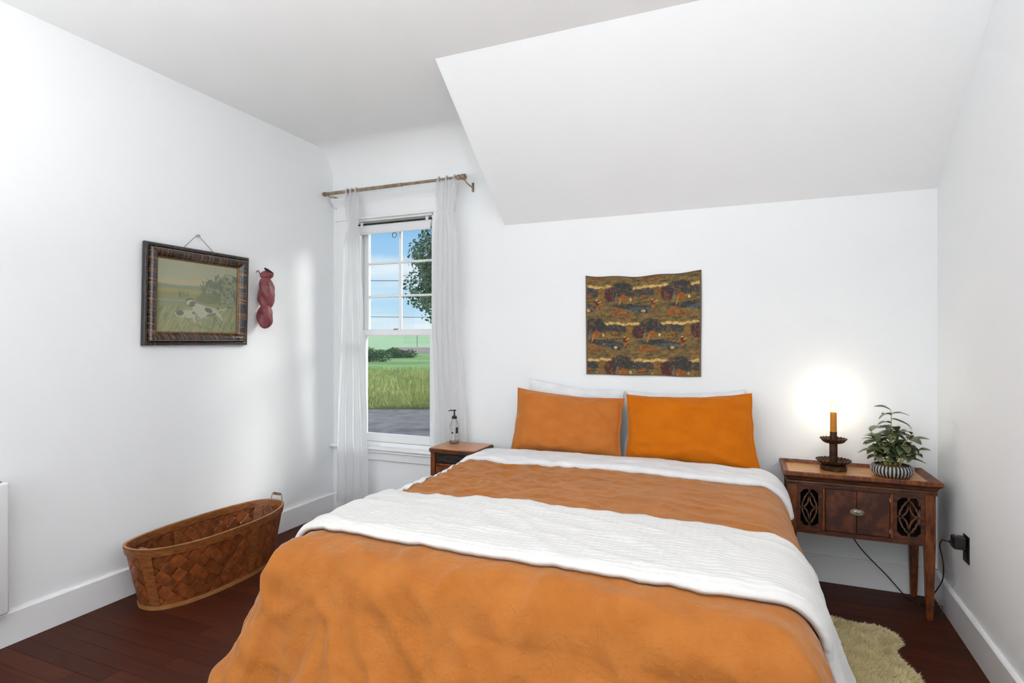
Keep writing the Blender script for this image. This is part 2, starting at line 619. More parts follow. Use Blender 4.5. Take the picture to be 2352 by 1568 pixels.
mid = (ax + bx) / 2
MB().box((mid - 0.011, D + 0.088, az), (mid + 0.011, D + 0.114, bz), 0.004).build('muntin', T, us)
hz = [az + (bz - az) * k / 3 for k in range(4)]
for k in (1, 2):
    MB().box((ax, D + 0.089, hz[k] - 0.009), (mid - 0.011, D + 0.113, hz[k] + 0.009), 0.004).build('muntin', T, us)
    MB().box((mid + 0.011, D + 0.089, hz[k] - 0.009), (bx, D + 0.113, hz[k] + 0.009), 0.004).build('muntin', T, us)
for k in range(3):
    for xa, xb in ((ax, mid), (mid, bx)):
        MB().box((xa, D + 0.099, hz[k]), (xb, D + 0.103, hz[k + 1])).build('pane', M['glass'], us)

# roller shade drawn up under the head casing
rs = thing('roller_shade', 'white roller shade wound up at the top of the window', 'shade', (-2.56, D + 0.01, 2.33))
MB().box((WX0 + 0.035, D + 0.004, 2.335), (WX1 - 0.035, D + 0.012, 2.352), 0.002).build('headrail', M['dark_metal'], rs)  # dark strip stands in for the shaded gap between head and roller
tb = MB().lathe([(0.0, 0), (0.019, 0), (0.019, 0.68), (0.0, 0.68)], n=20)
tb.v = [(WX0 + 0.04 + z, D + 0.016 + x, 2.322 + yv) for x, yv, z in tb.v]
tb.build('roller', M['white_plastic'], rs, smooth=True)
MB().box((WX0 + 0.045, D - 0.002, 2.268), (WX1 - 0.045, D + 0.002, 2.325), 0.001).build('shade_cloth', M['white_plastic'], rs)
MB().box((WX0 + 0.045, D - 0.008, 2.262), (WX1 - 0.045, D + 0.008, 2.276), 0.004).build('hem_bar', M['white_plastic'], rs)
for xx in (WX0 + 0.075, WX1 - 0.075):
    MB().box((xx - 0.012, D - 0.006, 2.325), (xx + 0.012, D + 0.03, 2.362), 0.003).build('bracket', M['white_plastic'], rs)

# small wire ring hanging on the glass
wr_ = thing('wire_ornament', 'small twisted wire ring hanging in the top of the window', 'ornament', (-2.60, D + 0.07, 2.28))
pts = [(-2.60 + 0.02 * math.cos(a * 0.7), D + 0.07 + 0.004 * math.sin(3 * a), 2.255 + 0.02 * math.sin(a * 0.7)) for a in [k / 40 * 6.28 * 2.6 for k in range(41)]]
MB().tube(pts, 0.0018, 5).build('ring', M['dark_metal'], wr_, smooth=True)
MB().tube([(-2.60, D + 0.07, 2.275), (-2.598, D + 0.07, 2.33)], 0.001, 5).build('hook', M['dark_metal'], wr_)

# ------------------------------------------------------------------ outdoors
FW = Vector((-math.sin(YAW), math.cos(YAW), 0))
RT = Vector((math.cos(YAW), math.sin(YAW), 0))
ZG = -0.9
def ext(depth, lat, z=ZG):
    p = FW * depth + RT * lat
    return (p.x, p.y, z)
M['meadow'] = pmat('meadow', lin(140, 150, 86), lin(186, 188, 122), scale=0.35, stretch=(1, 1, 1), rough=0.9, spec=0.1, bump=0.6, bscale=6, bdist=0.1)
M['meadow2'] = pmat('far_meadow', lin(120, 156, 88), lin(162, 186, 116), scale=0.12, rough=0.9, spec=0.1)
M['hill'] = pmat('hill_crop', lin(180, 206, 150), lin(198, 218, 168), scale=0.02, rough=0.9, spec=0.1)
M['road'] = pmat('asphalt', lin(126, 118, 112), lin(152, 143, 138), scale=3, rough=0.9, spec=0.2, bump=0.6, bscale=40, bdist=0.02)
M['soil'] = pmat('ploughed_soil', lin(156, 130, 120), lin(172, 148, 136), scale=0.2, stretch=(1, 1, 1), rough=0.95)
M['blade'] = pmat('grass_blade', lin(156, 166, 84), lin(216, 214, 140), scale=0.8, rough=0.8, spec=0.1, lo=0.3, hi=0.7)
M['bush'] = pmat('bush_leaf', lin(60, 92, 58), lin(112, 142, 92), scale=2.5, rough=0.8, spec=0.1)
M['tree_leaf'] = pmat('tree_leaf', lin(62, 96, 56), lin(150, 176, 128), scale=3.0, rough=0.55, spec=0.4)
M['bark'] = pmat('bark', lin(92, 82, 70), lin(124, 112, 98), scale=8, stretch=(1, 1, 0.2), rough=0.9)
def quad_ground(name, d0, d1, mat, z, l0=-0.95, l1=0.75, nd=2, nl=2, zf=None):
    m = MB()
    def fn(u, v):
        d = d0 + (d1 - d0) * v
        lat = (l0 + (l1 - l0) * u) * max(d, 8)
        return ext(d, lat, z if zf is None else zf(d, lat))
    m.grid(fn, nl, nd)
    return m.build(name, mat)
struct(quad_ground('ground_meadow', 4.6, 150, M['meadow'], ZG, nd=2))
def roadfn(d, lat): return ZG + 0.03
rd = struct(quad_ground('ground_road', 11.0, 18.6, M['road'], ZG, l0=-1.3, l1=1.0, zf=roadfn))
solidify(rd, 0.05, 0)
fm = struct(quad_ground('ground_far_meadow', 40, 150, M['meadow2'], ZG, nd=24, nl=24, zf=lambda d, l: ZG + 0.05 + 0.25 * (0.5 + 0.5 * mnoise.noise(Vector((d * 0.12, l * 0.07, 0)))) * min(1, (d - 40) / 15)))
hl = struct(quad_ground('hill_far', 145, 620, M['hill'], ZG, nd=24, nl=24, zf=lambda d, l: ZG + 0.2 + max(0, d - 150) * 0.02 + 2.0 * mnoise.noise(Vector((l * 0.006, d * 0.003, 3))) * min(1, (d - 145) / 200)))
for p in hl.data.polygons: p.use_smooth = True
sf = MB()
sf.grid(lambda u, v: ext(88 + 60 * v, (-0.215 + 0.3 * u) * (88 + 60 * v) + (1 - v) * 3, ZG + (-0.4 if v == 0 else 0.42 + v * 0.3)), 8, 4)
sf_o = struct(sf.build('ground_ploughed_strip', M['soil']))

# tall grass along the far edge of the road, nobody could count it
rg = random.Random(11)
gm = MB()
for k in range(34000):
    d = 18.7 + 26 * rg.random() ** 1.7
    a = rg.uniform(-0.48, 0.10)
    h = rg.uniform(0.18, 0.46) * (0.75 if d < 19.3 else 1.0)
    bx_, by_, bz_ = ext(d, a * d)
    th = rg.uniform(0, 6.28)
    w = rg.uniform(0.006, 0.015)
    lx, ly = rg.uniform(-0.14, 0.14), rg.uniform(-0.14, 0.14)
    c, s = math.cos(th) * w, math.sin(th) * w
    gm.add([(bx_ - c, by_ - s, bz_), (bx_ + c, by_ + s, bz_), (bx_ + c * 0.7 + lx * 0.4, by_ + s * 0.7 + ly * 0.4, bz_ + h * 0.6), (bx_ + lx, by_ + ly, bz_ + h)],
           [(0, 1, 2), (0, 2, 3)])
go = gm.build('meadow_grass', M['blade'])
tag(go, 'tall pale grass growing beside the road outside the window', 'grass')
go['kind'] = 'stuff'

def leaf_cloud(centers, n, size, seed, flat=0.5):
    """thick little leaves scattered in the shells of ellipsoids"""
    r_ = random.Random(seed)
    m = MB()
    for k in range(n):
        c, rad = centers[r_.randrange(len(centers))]
        while True:
            q = Vector((r_.uniform(-1, 1), r_.uniform(-1, 1), r_.uniform(-1, 1)))
            if 0.1 < q.length < 1:
                break
        q = q.normalized() * (0.55 + 0.45 * r_.random())
        p = Vector((c[0] + q.x * rad[0], c[1] + q.y * rad[1], c[2] + q.z * rad[2]))
        nrm = (q + Vector((r_.uniform(-.8, .8), r_.uniform(-.8, .8), r_.uniform(-.2, 1.0)))).normalized()
        t = nrm.orthogonal().normalized()
        t = Matrix.Rotation(r_.uniform(0, 6.28), 3, nrm) @ t
        b = nrm.cross(t)
        s = size * r_.uniform(0.7, 1.3)
        m.add([p - t * s, p + b * s * flat + nrm * s * 0.15, p + t * s, p - b * s * flat + nrm * s * 0.15], [(0, 1, 2), (0, 2, 3)])
    return m
# dark bushes far across the meadow
for k, (d, a, w, h) in enumerate(((60, -0.255, 5.2, 1.75), (72, -0.205, 4.6, 1.6))):
    c = ext(d, a * d, ZG)
    bt = thing('meadow_shrub', ['wide dark green shrub at the left of the meadow', 'dark green shrub tapering beside the ploughed strip'][k], 'shrub', c, 'shrubs across the meadow')
    cs = []
    rr = random.Random(60 + k)
    for j in range(9):
        cs.append(((c[0] + rr.uniform(-.5, .5) * w * RT.x, c[1] + rr.uniform(-.5, .5) * w * RT.y + rr.uniform(-.6, .6), ZG + h * rr.uniform(0.3, 0.6)), (w * 0.22, w * 0.22, h * 0.42)))
    leaf_cloud(cs, 3000, 0.14, 80 + k).build('foliage', M['bush'], bt)
    tr = MB()
    for j in range(4):
        tr.tube([(c[0] + rr.uniform(-.3, .3), c[1], ZG - 0.05), (c[0] + rr.uniform(-1, 1), c[1] + rr.uniform(-.4, .4), ZG + h * 0.6)], [0.08, 0.03], 6)
    tr.build('stem', M['bark'], bt)

# tree to the right of the window view
tc_ = ext(15.0, -0.78, ZG)
tree = thing('broadleaf_tree', 'leafy green tree with drooping lower branches outside the window', 'tree', tc_)
cs = []
rr = random.Random(5)
for j in range(110):
    hgt = rr.random() ** 1.25
    zc = 2.35 + hgt * 4.8
    rad = 1.72 * math.sin(math.pi * (0.40 + 0.58 * hgt)) ** 0.9
    an = rr.uniform(0, 6.28)
    rr_ = rad * math.sqrt(rr.random())
    cs.append(((tc_[0] + rr_ * math.cos(an), tc_[1] + rr_ * math.sin(an), zc), (0.62, 0.62, 0.55)))
fo = leaf_cloud(cs, 48000, 0.052, 7, 0.55).build('foliage', M['tree_leaf'], tree)
fo['kind'] = 'stuff'
tk = MB().tube([(tc_[0], tc_[1], ZG - 0.1), (tc_[0] + 0.05, tc_[1], 1.2), (tc_[0] - 0.05, tc_[1] + 0.1, 3.5), (tc_[0], tc_[1], 6.5)], [0.2, 0.16, 0.11, 0.03], 10)
for j in range(10):
    an = j * 2.4
    z0 = 1.8 + j * 0.4
    tk.tube([(tc_[0], tc_[1], z0), (tc_[0] + 0.7 * math.cos(an), tc_[1] + 0.7 * math.sin(an), z0 + 0.55), (tc_[0] + 1.2 * math.cos(an), tc_[1] + 1.2 * math.sin(an), z0 + 0.6)], [0.05, 0.03, 0.012], 6)
tk.build('trunk', M['bark'], tree, smooth=True)

# utility pole and overhead wires
pole = thing('utility_pole', 'thin wooden utility pole on the far meadow', 'pole', ext(170, -0.169 * 170, ZG))
MB().tube([ext(170, -0.169 * 170, ZG - 0.2), ext(170, -0.169 * 170, ZG + 6.0)], [0.09, 0.07], 8).build('post', M['bark'], pole)
MB().tube([ext(170, -0.169 * 170 - 0.4, ZG + 5.8), ext(170, -0.169 * 170 + 0.4, ZG + 5.8)], 0.04, 6).build('crossarm', M['bark'], pole)
for k, (d, z) in enumerate(((34, 5.05), (35, 4.15), (36, 2.95))):
    pts = [ext(d + 0.03 * l, l, z + 0.0016 * (l + 6) ** 2) for l in range(-34, 19, 2)]
    wo_ = MB().tube(pts, 0.016, 5).build('overhead_wire', M['dark_metal'])
    tag(wo_, ['highest overhead wire across the sky outside the window', 'middle overhead wire across the sky outside the window', 'lowest overhead wire across the sky outside the window'][k], 'wire', 'overhead wires')

# ------------------------------------------------------------------ added fill lamps, out of view
UPLIGHT = 38.0
M['globe'] = emat('opal_globe', (0.97, 0.985, 1.0, 1), 9.0)
M['brass'] = pmat('lamp_brass', lin(170, 140, 90), metal=0.9, rough=0.3)
gx, gy, gz = -0.7, 1.05, 2.62  # unseen pendant, added to put more light on the bed top
pl = thing('pendant_lamp', 'short pendant lamp with an opal globe above the foot of the bed', 'lamp', (gx, gy, gz))
MB().lathe([(0.0, -0.14)] + [(0.14 * math.sin(a), -0.14 * math.cos(a)) for a in [k / 16 * math.pi for k in range(1, 16)]] + [(0.0, 0.14)], (gx, gy, gz), 24).build('globe', M['globe'], pl, smooth=True)
hh_ = ZC - gz
MB().lathe([(0.0, 0.13), (0.05, 0.13), (0.05, 0.17), (0.01, 0.19), (0.01, hh_ - 0.03), (0.06, hh_ - 0.015), (0.06, hh_), (0.0, hh_)], (gx, gy, gz), 18).build('stem', M['brass'], pl, smooth=True)
# two unseen uplighters, added to brighten the ceiling and the room by bounce
for gx, gy, nm in ((-1.75, -0.1, 'brass uplighter floor lamp by the left wall'), (0.3, 0.1, 'brass uplighter floor lamp by the right wall')):
    fl_p = thing('floor_lamp', nm, 'lamp', (gx, gy, 0), 'uplighter floor lamps')
    MB().lathe([(0.0, 0.0), (0.14, 0.0), (0.14, 0.012), (0.03, 0.03), (0.0, 0.03)], (gx, gy, 0), 28).build('base', M['brass'], fl_p, smooth=True)
    MB().lathe([(0.0, 0.03), (0.012, 0.03), (0.012, 1.66), (0.0, 1.66)], (gx, gy, 0), 14).build('pole', M['brass'], fl_p, smooth=True)
    MB().lathe([(0.012, 1.65), (0.06, 1.66), (0.12, 1.70), (0.16, 1.76), (0.165, 1.765), (0.16, 1.768), (0.115, 1.71), (0.05, 1.675), (0.0, 1.67)], (gx, gy, 0), 32).build('bowl', M['brass'], fl_p, smooth=True)
    lo_, ll_ = add_light('uplight', 'AREA', (0, 0, 1.76), UPLIGHT, (0.97, 0.985, 1.0))
    ll_.shape = 'DISK'
    ll_.size = 0.28
    lo_.rotation_euler = (R(180), 0, 0)
    lo_.parent = fl_p

# ------------------------------------------------------------------ bed
def cloth_mat(name, c1, c2, sheen, tint, rough=0.85, bump=0.5, scale=9, weave=900, crinkle=26, cstr=(1, 1, 1)):
    m, t, p = newmat(name)
    L = t.links
    p.inputs['Roughness'].default_value = rough
    p.inputs['Specular IOR Level'].default_value = 0.08
    p.inputs['Sheen Weight'].default_value = sheen
    p.inputs['Sheen Roughness'].default_value = 0.4
    p.inputs['Sheen Tint'].default_value = tint
    tcn = t.nodes.new('ShaderNodeTexCoord')
    n = t.nodes.new('ShaderNodeTexNoise')
    n.inputs['Scale'].default_value = scale
    n.inputs['Detail'].default_value = 6
    r = t.nodes.new('ShaderNodeValToRGB')
    r.color_ramp.elements[0].position = 0.35
    r.color_ramp.elements[0].color = c1
    r.color_ramp.elements[1].position = 0.68
    r.color_ramp.elements[1].color = c2
    L.new(tcn.outputs['Object'], n.inputs['Vector'])
    L.new(n.outputs['Fac'], r.inputs[0])
    L.new(r.outputs[0], p.inputs['Base Color'])
    w = t.nodes.new('ShaderNodeTexNoise')
    w.inputs['Scale'].default_value = weave
    L.new(tcn.outputs['Object'], w.inputs['Vector'])
    mpn = t.nodes.new('ShaderNodeMapping')
    mpn.inputs['Scale'].default_value = cstr
    L.new(tcn.outputs['Object'], mpn.inputs[0])
    cnz = t.nodes.new('ShaderNodeTexNoise')
    cnz.inputs['Scale'].default_value = crinkle
    cnz.inputs['Detail'].default_value = 6
    cnz.inputs['Distortion'].default_value = 0.25
    L.new(mpn.outputs[0], cnz.inputs['Vector'])
    # creases: ridges where the noise crosses its middle
    sbn = t.nodes.new('ShaderNodeMath'); sbn.operation = 'SUBTRACT'; sbn.inputs[1].default_value = 0.5
    abn = t.nodes.new('ShaderNodeMath'); abn.operation = 'ABSOLUTE'
    mrn = t.nodes.new('ShaderNodeMapRange'); mrn.inputs[1].default_value = 0.0; mrn.inputs[2].default_value = 0.12
    mrn.inputs[3].default_value = 1.0; mrn.inputs[4].default_value = 0.0; mrn.interpolation_type = 'SMOOTHSTEP'
    L.new(cnz.outputs['Fac'], sbn.inputs[0]); L.new(sbn.outputs[0], abn.inputs[0]); L.new(abn.outputs[0], mrn.inputs[0])
    b1 = t.nodes.new('ShaderNodeBump')
    b1.inputs['Strength'].default_value = bump
    b1.inputs['Distance'].default_value = 0.006
    cn2 = t.nodes.new('ShaderNodeMath'); cn2.operation = 'MULTIPLY_ADD'; cn2.inputs[1].default_value = 0.35
    L.new(mrn.outputs[0], cn2.inputs[0]); L.new(cnz.outputs['Fac'], cn2.inputs[2])
    L.new(cn2.outputs[0], b1.inputs['Height'])
    b2 = t.nodes.new('ShaderNodeBump')
    b2.inputs['Strength'].default_value = 0.25
    b2.inputs['Distance'].default_value = 0.0008
    L.new(w.outputs['Fac'], b2.inputs['Height'])
    L.new(b1.outputs[0], b2.inputs['Normal'])
    L.new(b2.outputs[0], p.inputs['Normal'])
    return m
M['duvet'] = cloth_mat('ochre_linen', lin(170, 102, 44), lin(180, 112, 53), 0.36, (1.0, 0.86, 0.68, 1), bump=0.38, crinkle=30, cstr=(1, 1.7, 1))
M['velvet_l'] = cloth_mat('tan_velvet', lin(188, 110, 48), lin(196, 118, 54), 0.5, (1.0, 0.8, 0.6, 1), bump=0.32, crinkle=13)
M['velvet_r'] = cloth_mat('amber_velvet', lin(196, 104, 14), lin(204, 111, 18), 0.4, (1.0, 0.75, 0.4, 1), bump=0.26, crinkle=13)
M['linen'] = cloth_mat('white_linen', lin(226, 226, 228), lin(236, 236, 237), 0.2, (1, 1, 1, 1), bump=0.3)
M['cotton'] = cloth_mat('white_cotton', lin(232, 232, 234), lin(238, 238, 240), 0.2, (1, 1, 1, 1), bump=0.15)
# gauze blanket: crinkled grid of pockets
def gauze(name):
    m, t, p = newmat(name)
    L = t.links
    p.inputs['Base Color'].default_value = lin(220, 218, 215)
    p.inputs['Roughness'].default_value = 0.9
    p.inputs['Sheen Weight'].default_value = 0.2
    uv = t.nodes.new('ShaderNodeTexCoord')
    nz = t.nodes.new('ShaderNodeTexNoise')
    nz.inputs['Scale'].default_value = 7
    nz.inputs['Detail'].default_value = 3
    va = t.nodes.new('ShaderNodeVectorMath')
    va.operation = 'MULTIPLY_ADD'
    va.inputs[1].default_value = (0.03, 0.03, 0.03)
    L.new(uv.outputs['UV'], nz.inputs['Vector'])
    L.new(nz.outputs['Color'], va.inputs[0])
    L.new(uv.outputs['UV'], va.inputs[2])
    hs = []
    for dirn, sc in (('X', 34), ('Y', 44)):
        wv = t.nodes.new('ShaderNodeTexWave')
        wv.bands_direction = dirn
        wv.inputs['Scale'].default_value = sc / 3.14 * 1.0
        wv.inputs['Distortion'].default_value = 1.6
        wv.inputs['Detail'].default_value = 2
        wv.inputs['Detail Scale'].default_value = 2.5
        L.new(va.outputs[0], wv.inputs['Vector'])
        hs.append(wv.outputs['Fac'])
    ad = t.nodes.new('ShaderNodeMath')
    ad.operation = 'ADD'
    L.new(hs[0], ad.inputs[0]); L.new(hs[1], ad.inputs[1])
    b = t.nodes.new('ShaderNodeBump')
    b.inputs['Strength'].default_value = 0.30
    b.inputs['Distance'].default_value = 0.004
    L.new(ad.outputs[0], b.inputs['Height'])
    L.new(b.outputs[0], p.inputs['Normal'])
    return m
M['gauze'] = gauze('white_gauze')

BXL, BXR, BYF, BZT, BR = -1.50, 0.045, 1.66, 0.672, 0.15
FLARE = 0.26
def smooth(a, b, x):
    t = min(1.0, max(0.0, (x - a) / (b - a)))
    return t * t * (3 - 2 * t)
def bed_raw(p, q):
    ex = p - BXR if p > BXR else (BXL - p if p < BXL else 0.0)
    sx = 1 if p > BXR else -1
    ey = BYF - q if q < BYF else 0.0
    x = min(BXR, max(BXL, p))
    y = max(BYF, q)
    tx = (x - BXL) / (BXR - BXL)
    z = BZT + 0.012 * math.sin(math.pi * tx) - 0.012 * smooth(2.6, 1.66, y)
    if ex == 0 and ey == 0:
        return Vector((x, y, z)), 0.0, 0.0
    n = 2.5
    d = (ex ** n + ey ** n) ** (1 / n)
    d = min(d, 0.80)
    hyp = math.hypot(ex, ey)
    cx, cy = ex / hyp, ey / hyp
    k = min(d / BR, math.pi / 2)
    out = BR * math.sin(k)
    drop = BR * (1 - math.cos(k))
    rest = max(0.0, d - BR * math.pi / 2)
    corner = (2 * cx * cy) ** 2
    fl = FLARE + 0.20 * corner + (0.03 if sx < 0 else 0)
    out += rest * fl
    drop += rest * math.sqrt(1 - min(0.8, fl) ** 2)
    # hanging folds run down the drape
    ang = math.atan2(ey, ex) if ex > 0 else math.pi / 2
    if sx < 0:
        s = 0.35 * ang - (y - BYF) + (x - BXL)
    else:
        s = 0.35 * math.pi / 2 + (BXR - BXL) + 0.35 * (math.pi / 2 - ang) + (y - BYF)
    amp = smooth(0.10, 0.5, d)
    f = mnoise.noise(Vector((s * 3.1 + 5, 1.7, d * 0.5))) * 0.75 + mnoise.noise(Vector((s * 7.0 + 1, 4.0, d * 0.8))) * 0.3
    rg_ = 1 - abs(mnoise.noise(Vector((s * 3.6 + 2.3, 9.0, d * 0.35)))) * 2.2
    kf = smooth(0.0, 0.5, ang / (math.pi / 2))       # folds hang fuller on the foot than on the sides
    out += amp * f * (0.05 + 0.05 * kf) + smooth(0.20, 0.62, d) * (0.04 + 0.045 * kf) * max(0.0, rg_) ** 2 * (1 - 0.7 * corner)
    out *= 1 + 0.10 * corner
    zz = z - drop
    if zz < 0.06:
        zz = 0.06
    return Vector((x + sx * out * cx, y - out * cy, zz)), d, amp
def wrinkle(p, q):
    w = 0.0
    # soft quilt unevenness
    w += 0.010 * mnoise.noise(Vector((p * 2.2, q * 2.0, 0.3)))
    # creased part near the window side
    m1 = smooth(-0.45, -1.15, p) * smooth(2.25, 2.5, q) * smooth(3.3, 3.05, q)
    r1 = 1 - abs(mnoise.noise(Vector((p * 6 + q * 3, q * 10 - p * 3, 2.1)))) * 2
    r2 = 1 - abs(mnoise.noise(Vector((p * 13 - q * 5, q * 21 + p * 4, 5.1)))) * 2
    w += (0.004 + 0.016 * m1) * (r1 * 0.7 + r2 * 0.35 - 0.5)
    r3 = 1 - abs(mnoise.noise(Vector((p * 3.2, q * 7.5 + p * 2, 8.3)))) * 2
    w += 0.008 * max(0, r3) ** 3
    # creases radiating on the foot
    ft = smooth(1.75, 1.5, q)
    r4 = 1 - abs(mnoise.noise(Vector((p * 5.0 + q * 4.0, q * 3.4 - p * 1.5, 11.3)))) * 2
    w += ft * 0.020 * (max(0, r4) ** 2)
    r5 = 1 - abs(mnoise.noise(Vector((p * 12 + q * 2, q * 9, 14.3)))) * 2
    w += 0.0040 * r5
    return w
def bed_pt(p, q, off=0.0, wr=1.0):
    h = 0.012
    a = bed_raw(p, q)[0]
    du = bed_raw(p + h, q)[0] - bed_raw(p - h, q)[0]
    dv = bed_raw(p, q + h)[0] - bed_raw(p, q - h)[0]
    n = du.cross(dv)
    if n.length < 1e-9:
        n = Vector((0, 0, 1))
    n.normalize()
    pt = a + n * (off + (wrinkle(p, q) * wr if wr else 0))
    if pt.z < 0.055:
        pt.z = 0.055
    return pt
def cloth(name, mat, parent, p0, p1, q0, q1, step, off, thick, wr=1.0, edge=None, warp=None):
    nu = max(2, int((p1 - p0) / step)); nv = max(2, int((q1 - q0) / step))
    m = MB()
    def fn(u, v):
        p = p0 + (p1 - p0) * u; q = q0 + (q1 - q0) * v
        if warp:
            p, q = warp(u, v, p, q)
        o = off
        if edge:
            o += edge(u, v)
        return bed_pt(p, q, o, wr)
    m.grid(fn, nu, nv)
    ob = m.build(name, mat, parent, smooth=True, angle=None)
    me = ob.data
    uvl = me.uv_layers.new(name='UVMap')
    co = [((i % nu) / (nu - 1) * (p1 - p0), (i // nu) / (nv - 1) * (q1 - q0)) for i in range(nu * nv)]
    for lp in me.loops:
        uvl.data[lp.index].uv = co[lp.vertex_index]
    # make sure normals point up
    if sum(pl.normal.z for pl in me.polygons) < 0:
        me.flip_normals()
    solidify(ob, thick, -1.0)
    return ob

bed = thing('bed', 'queen bed on a low wooden base under the ochre duvet', 'bed', (-0.725, 2.68, 0))
MB().box((-1.49, 1.70, 0.33), (0.035, 3.69, 0.60), 0.05, 3).build('mattress', M['cotton'], bed, smooth=True)
MB().box((-1.48, 1.71, 0.18), (0.025, 3.69, 0.328), 0.008).build('bed_base', M['walnut'], bed)
for lx in (-1.44, -0.015):
    for ly in (1.75, 3.64):
        MB().box((lx - 0.03, ly - 0.03, 0.0), (lx + 0.03, ly + 0.03, 0.18), 0.004).build('leg', M['walnut'], bed)

dv = thing('duvet', 'ochre linen duvet turned back at the head to show its white lining', 'duvet', (-0.725, 2.4, 0.6))
cloth('cover', M['duvet'], dv, BXL - 0.74, BXR + 0.66, BYF - 0.70, 3.16, 0.0125, 0.0, 0.02)
def fold_edge(u, v):
    e = max(0.0, 1 - v / 0.10)
    return -0.022 * e * e
def fold_warp(u, v, p, q):
    return p, q + 0.02 * math.sin(p * 2.4 + 0.6) * (1 - v) + 0.008 * math.sin(p * 9)
fo = cloth('turned_back_lining', M['linen'], dv, BXL - 0.30, BXR + 0.24, 3.045, 3.345, 0.014, 0.028, 0.02, 0.9, fold_edge, fold_warp)
fo['label'] = 'white lining folded back below the pillows'

le_ = cloth('lining_edge', M['linen'], dv, BXL - 0.34, BXL - 0.045, 2.22, 3.07, 0.014, 0.008, 0.006, 1.0, None, lambda u, v, p, q: (p + 0.02 * math.sin(q * 6) * u, q))
le_['label'] = 'white reverse of the duvet showing along the window side'

bl = thing('throw_blanket', 'white crinkled gauze blanket folded across the foot of the bed', 'blanket', (-0.6, 1.97, 0.68))
def bl_edge(u, v):
    e = max(0.0, 1 - v / 0.10)
    e2 = max(0.0, 1 - (1 - v) / 0.05)
    return -0.02 * e * e - 0.012 * e2 * e2 + 0.012 * math.sin(u * 9 + 1) * math.sin(v * 3.1) * 0.5
def bl_warp(u, v, p, q):
    b = 0.025 * math.sin(p * 3.3 + 0.4) * (1 - v) + 0.02 * math.sin(p * 2.1 + 2.0) * v
    if p > BXR:
        b += (p - BXR) * (0.10 + 0.12 * (1 - v))
    return p, q + b
cloth('top_layer', M['gauze'], bl, BXL - 0.40, BXR + 0.72, 1.70, 2.23, 0.0125, 0.040, 0.018, 1.0, bl_edge, bl_warp)
def bl_warp2(u, v, p, q):
    b = 0.02 * math.sin(p * 2.1 + 2.0)
    if p > BXR:
        b += (p - BXR) * 0.28
    return p, q + b
cloth('under_layer', M['gauze'], bl, BXR - 0.5, BXR + 0.44, 1.80, 2.275, 0.014, 0.020, 0.006, 1.0, None, bl_warp2)

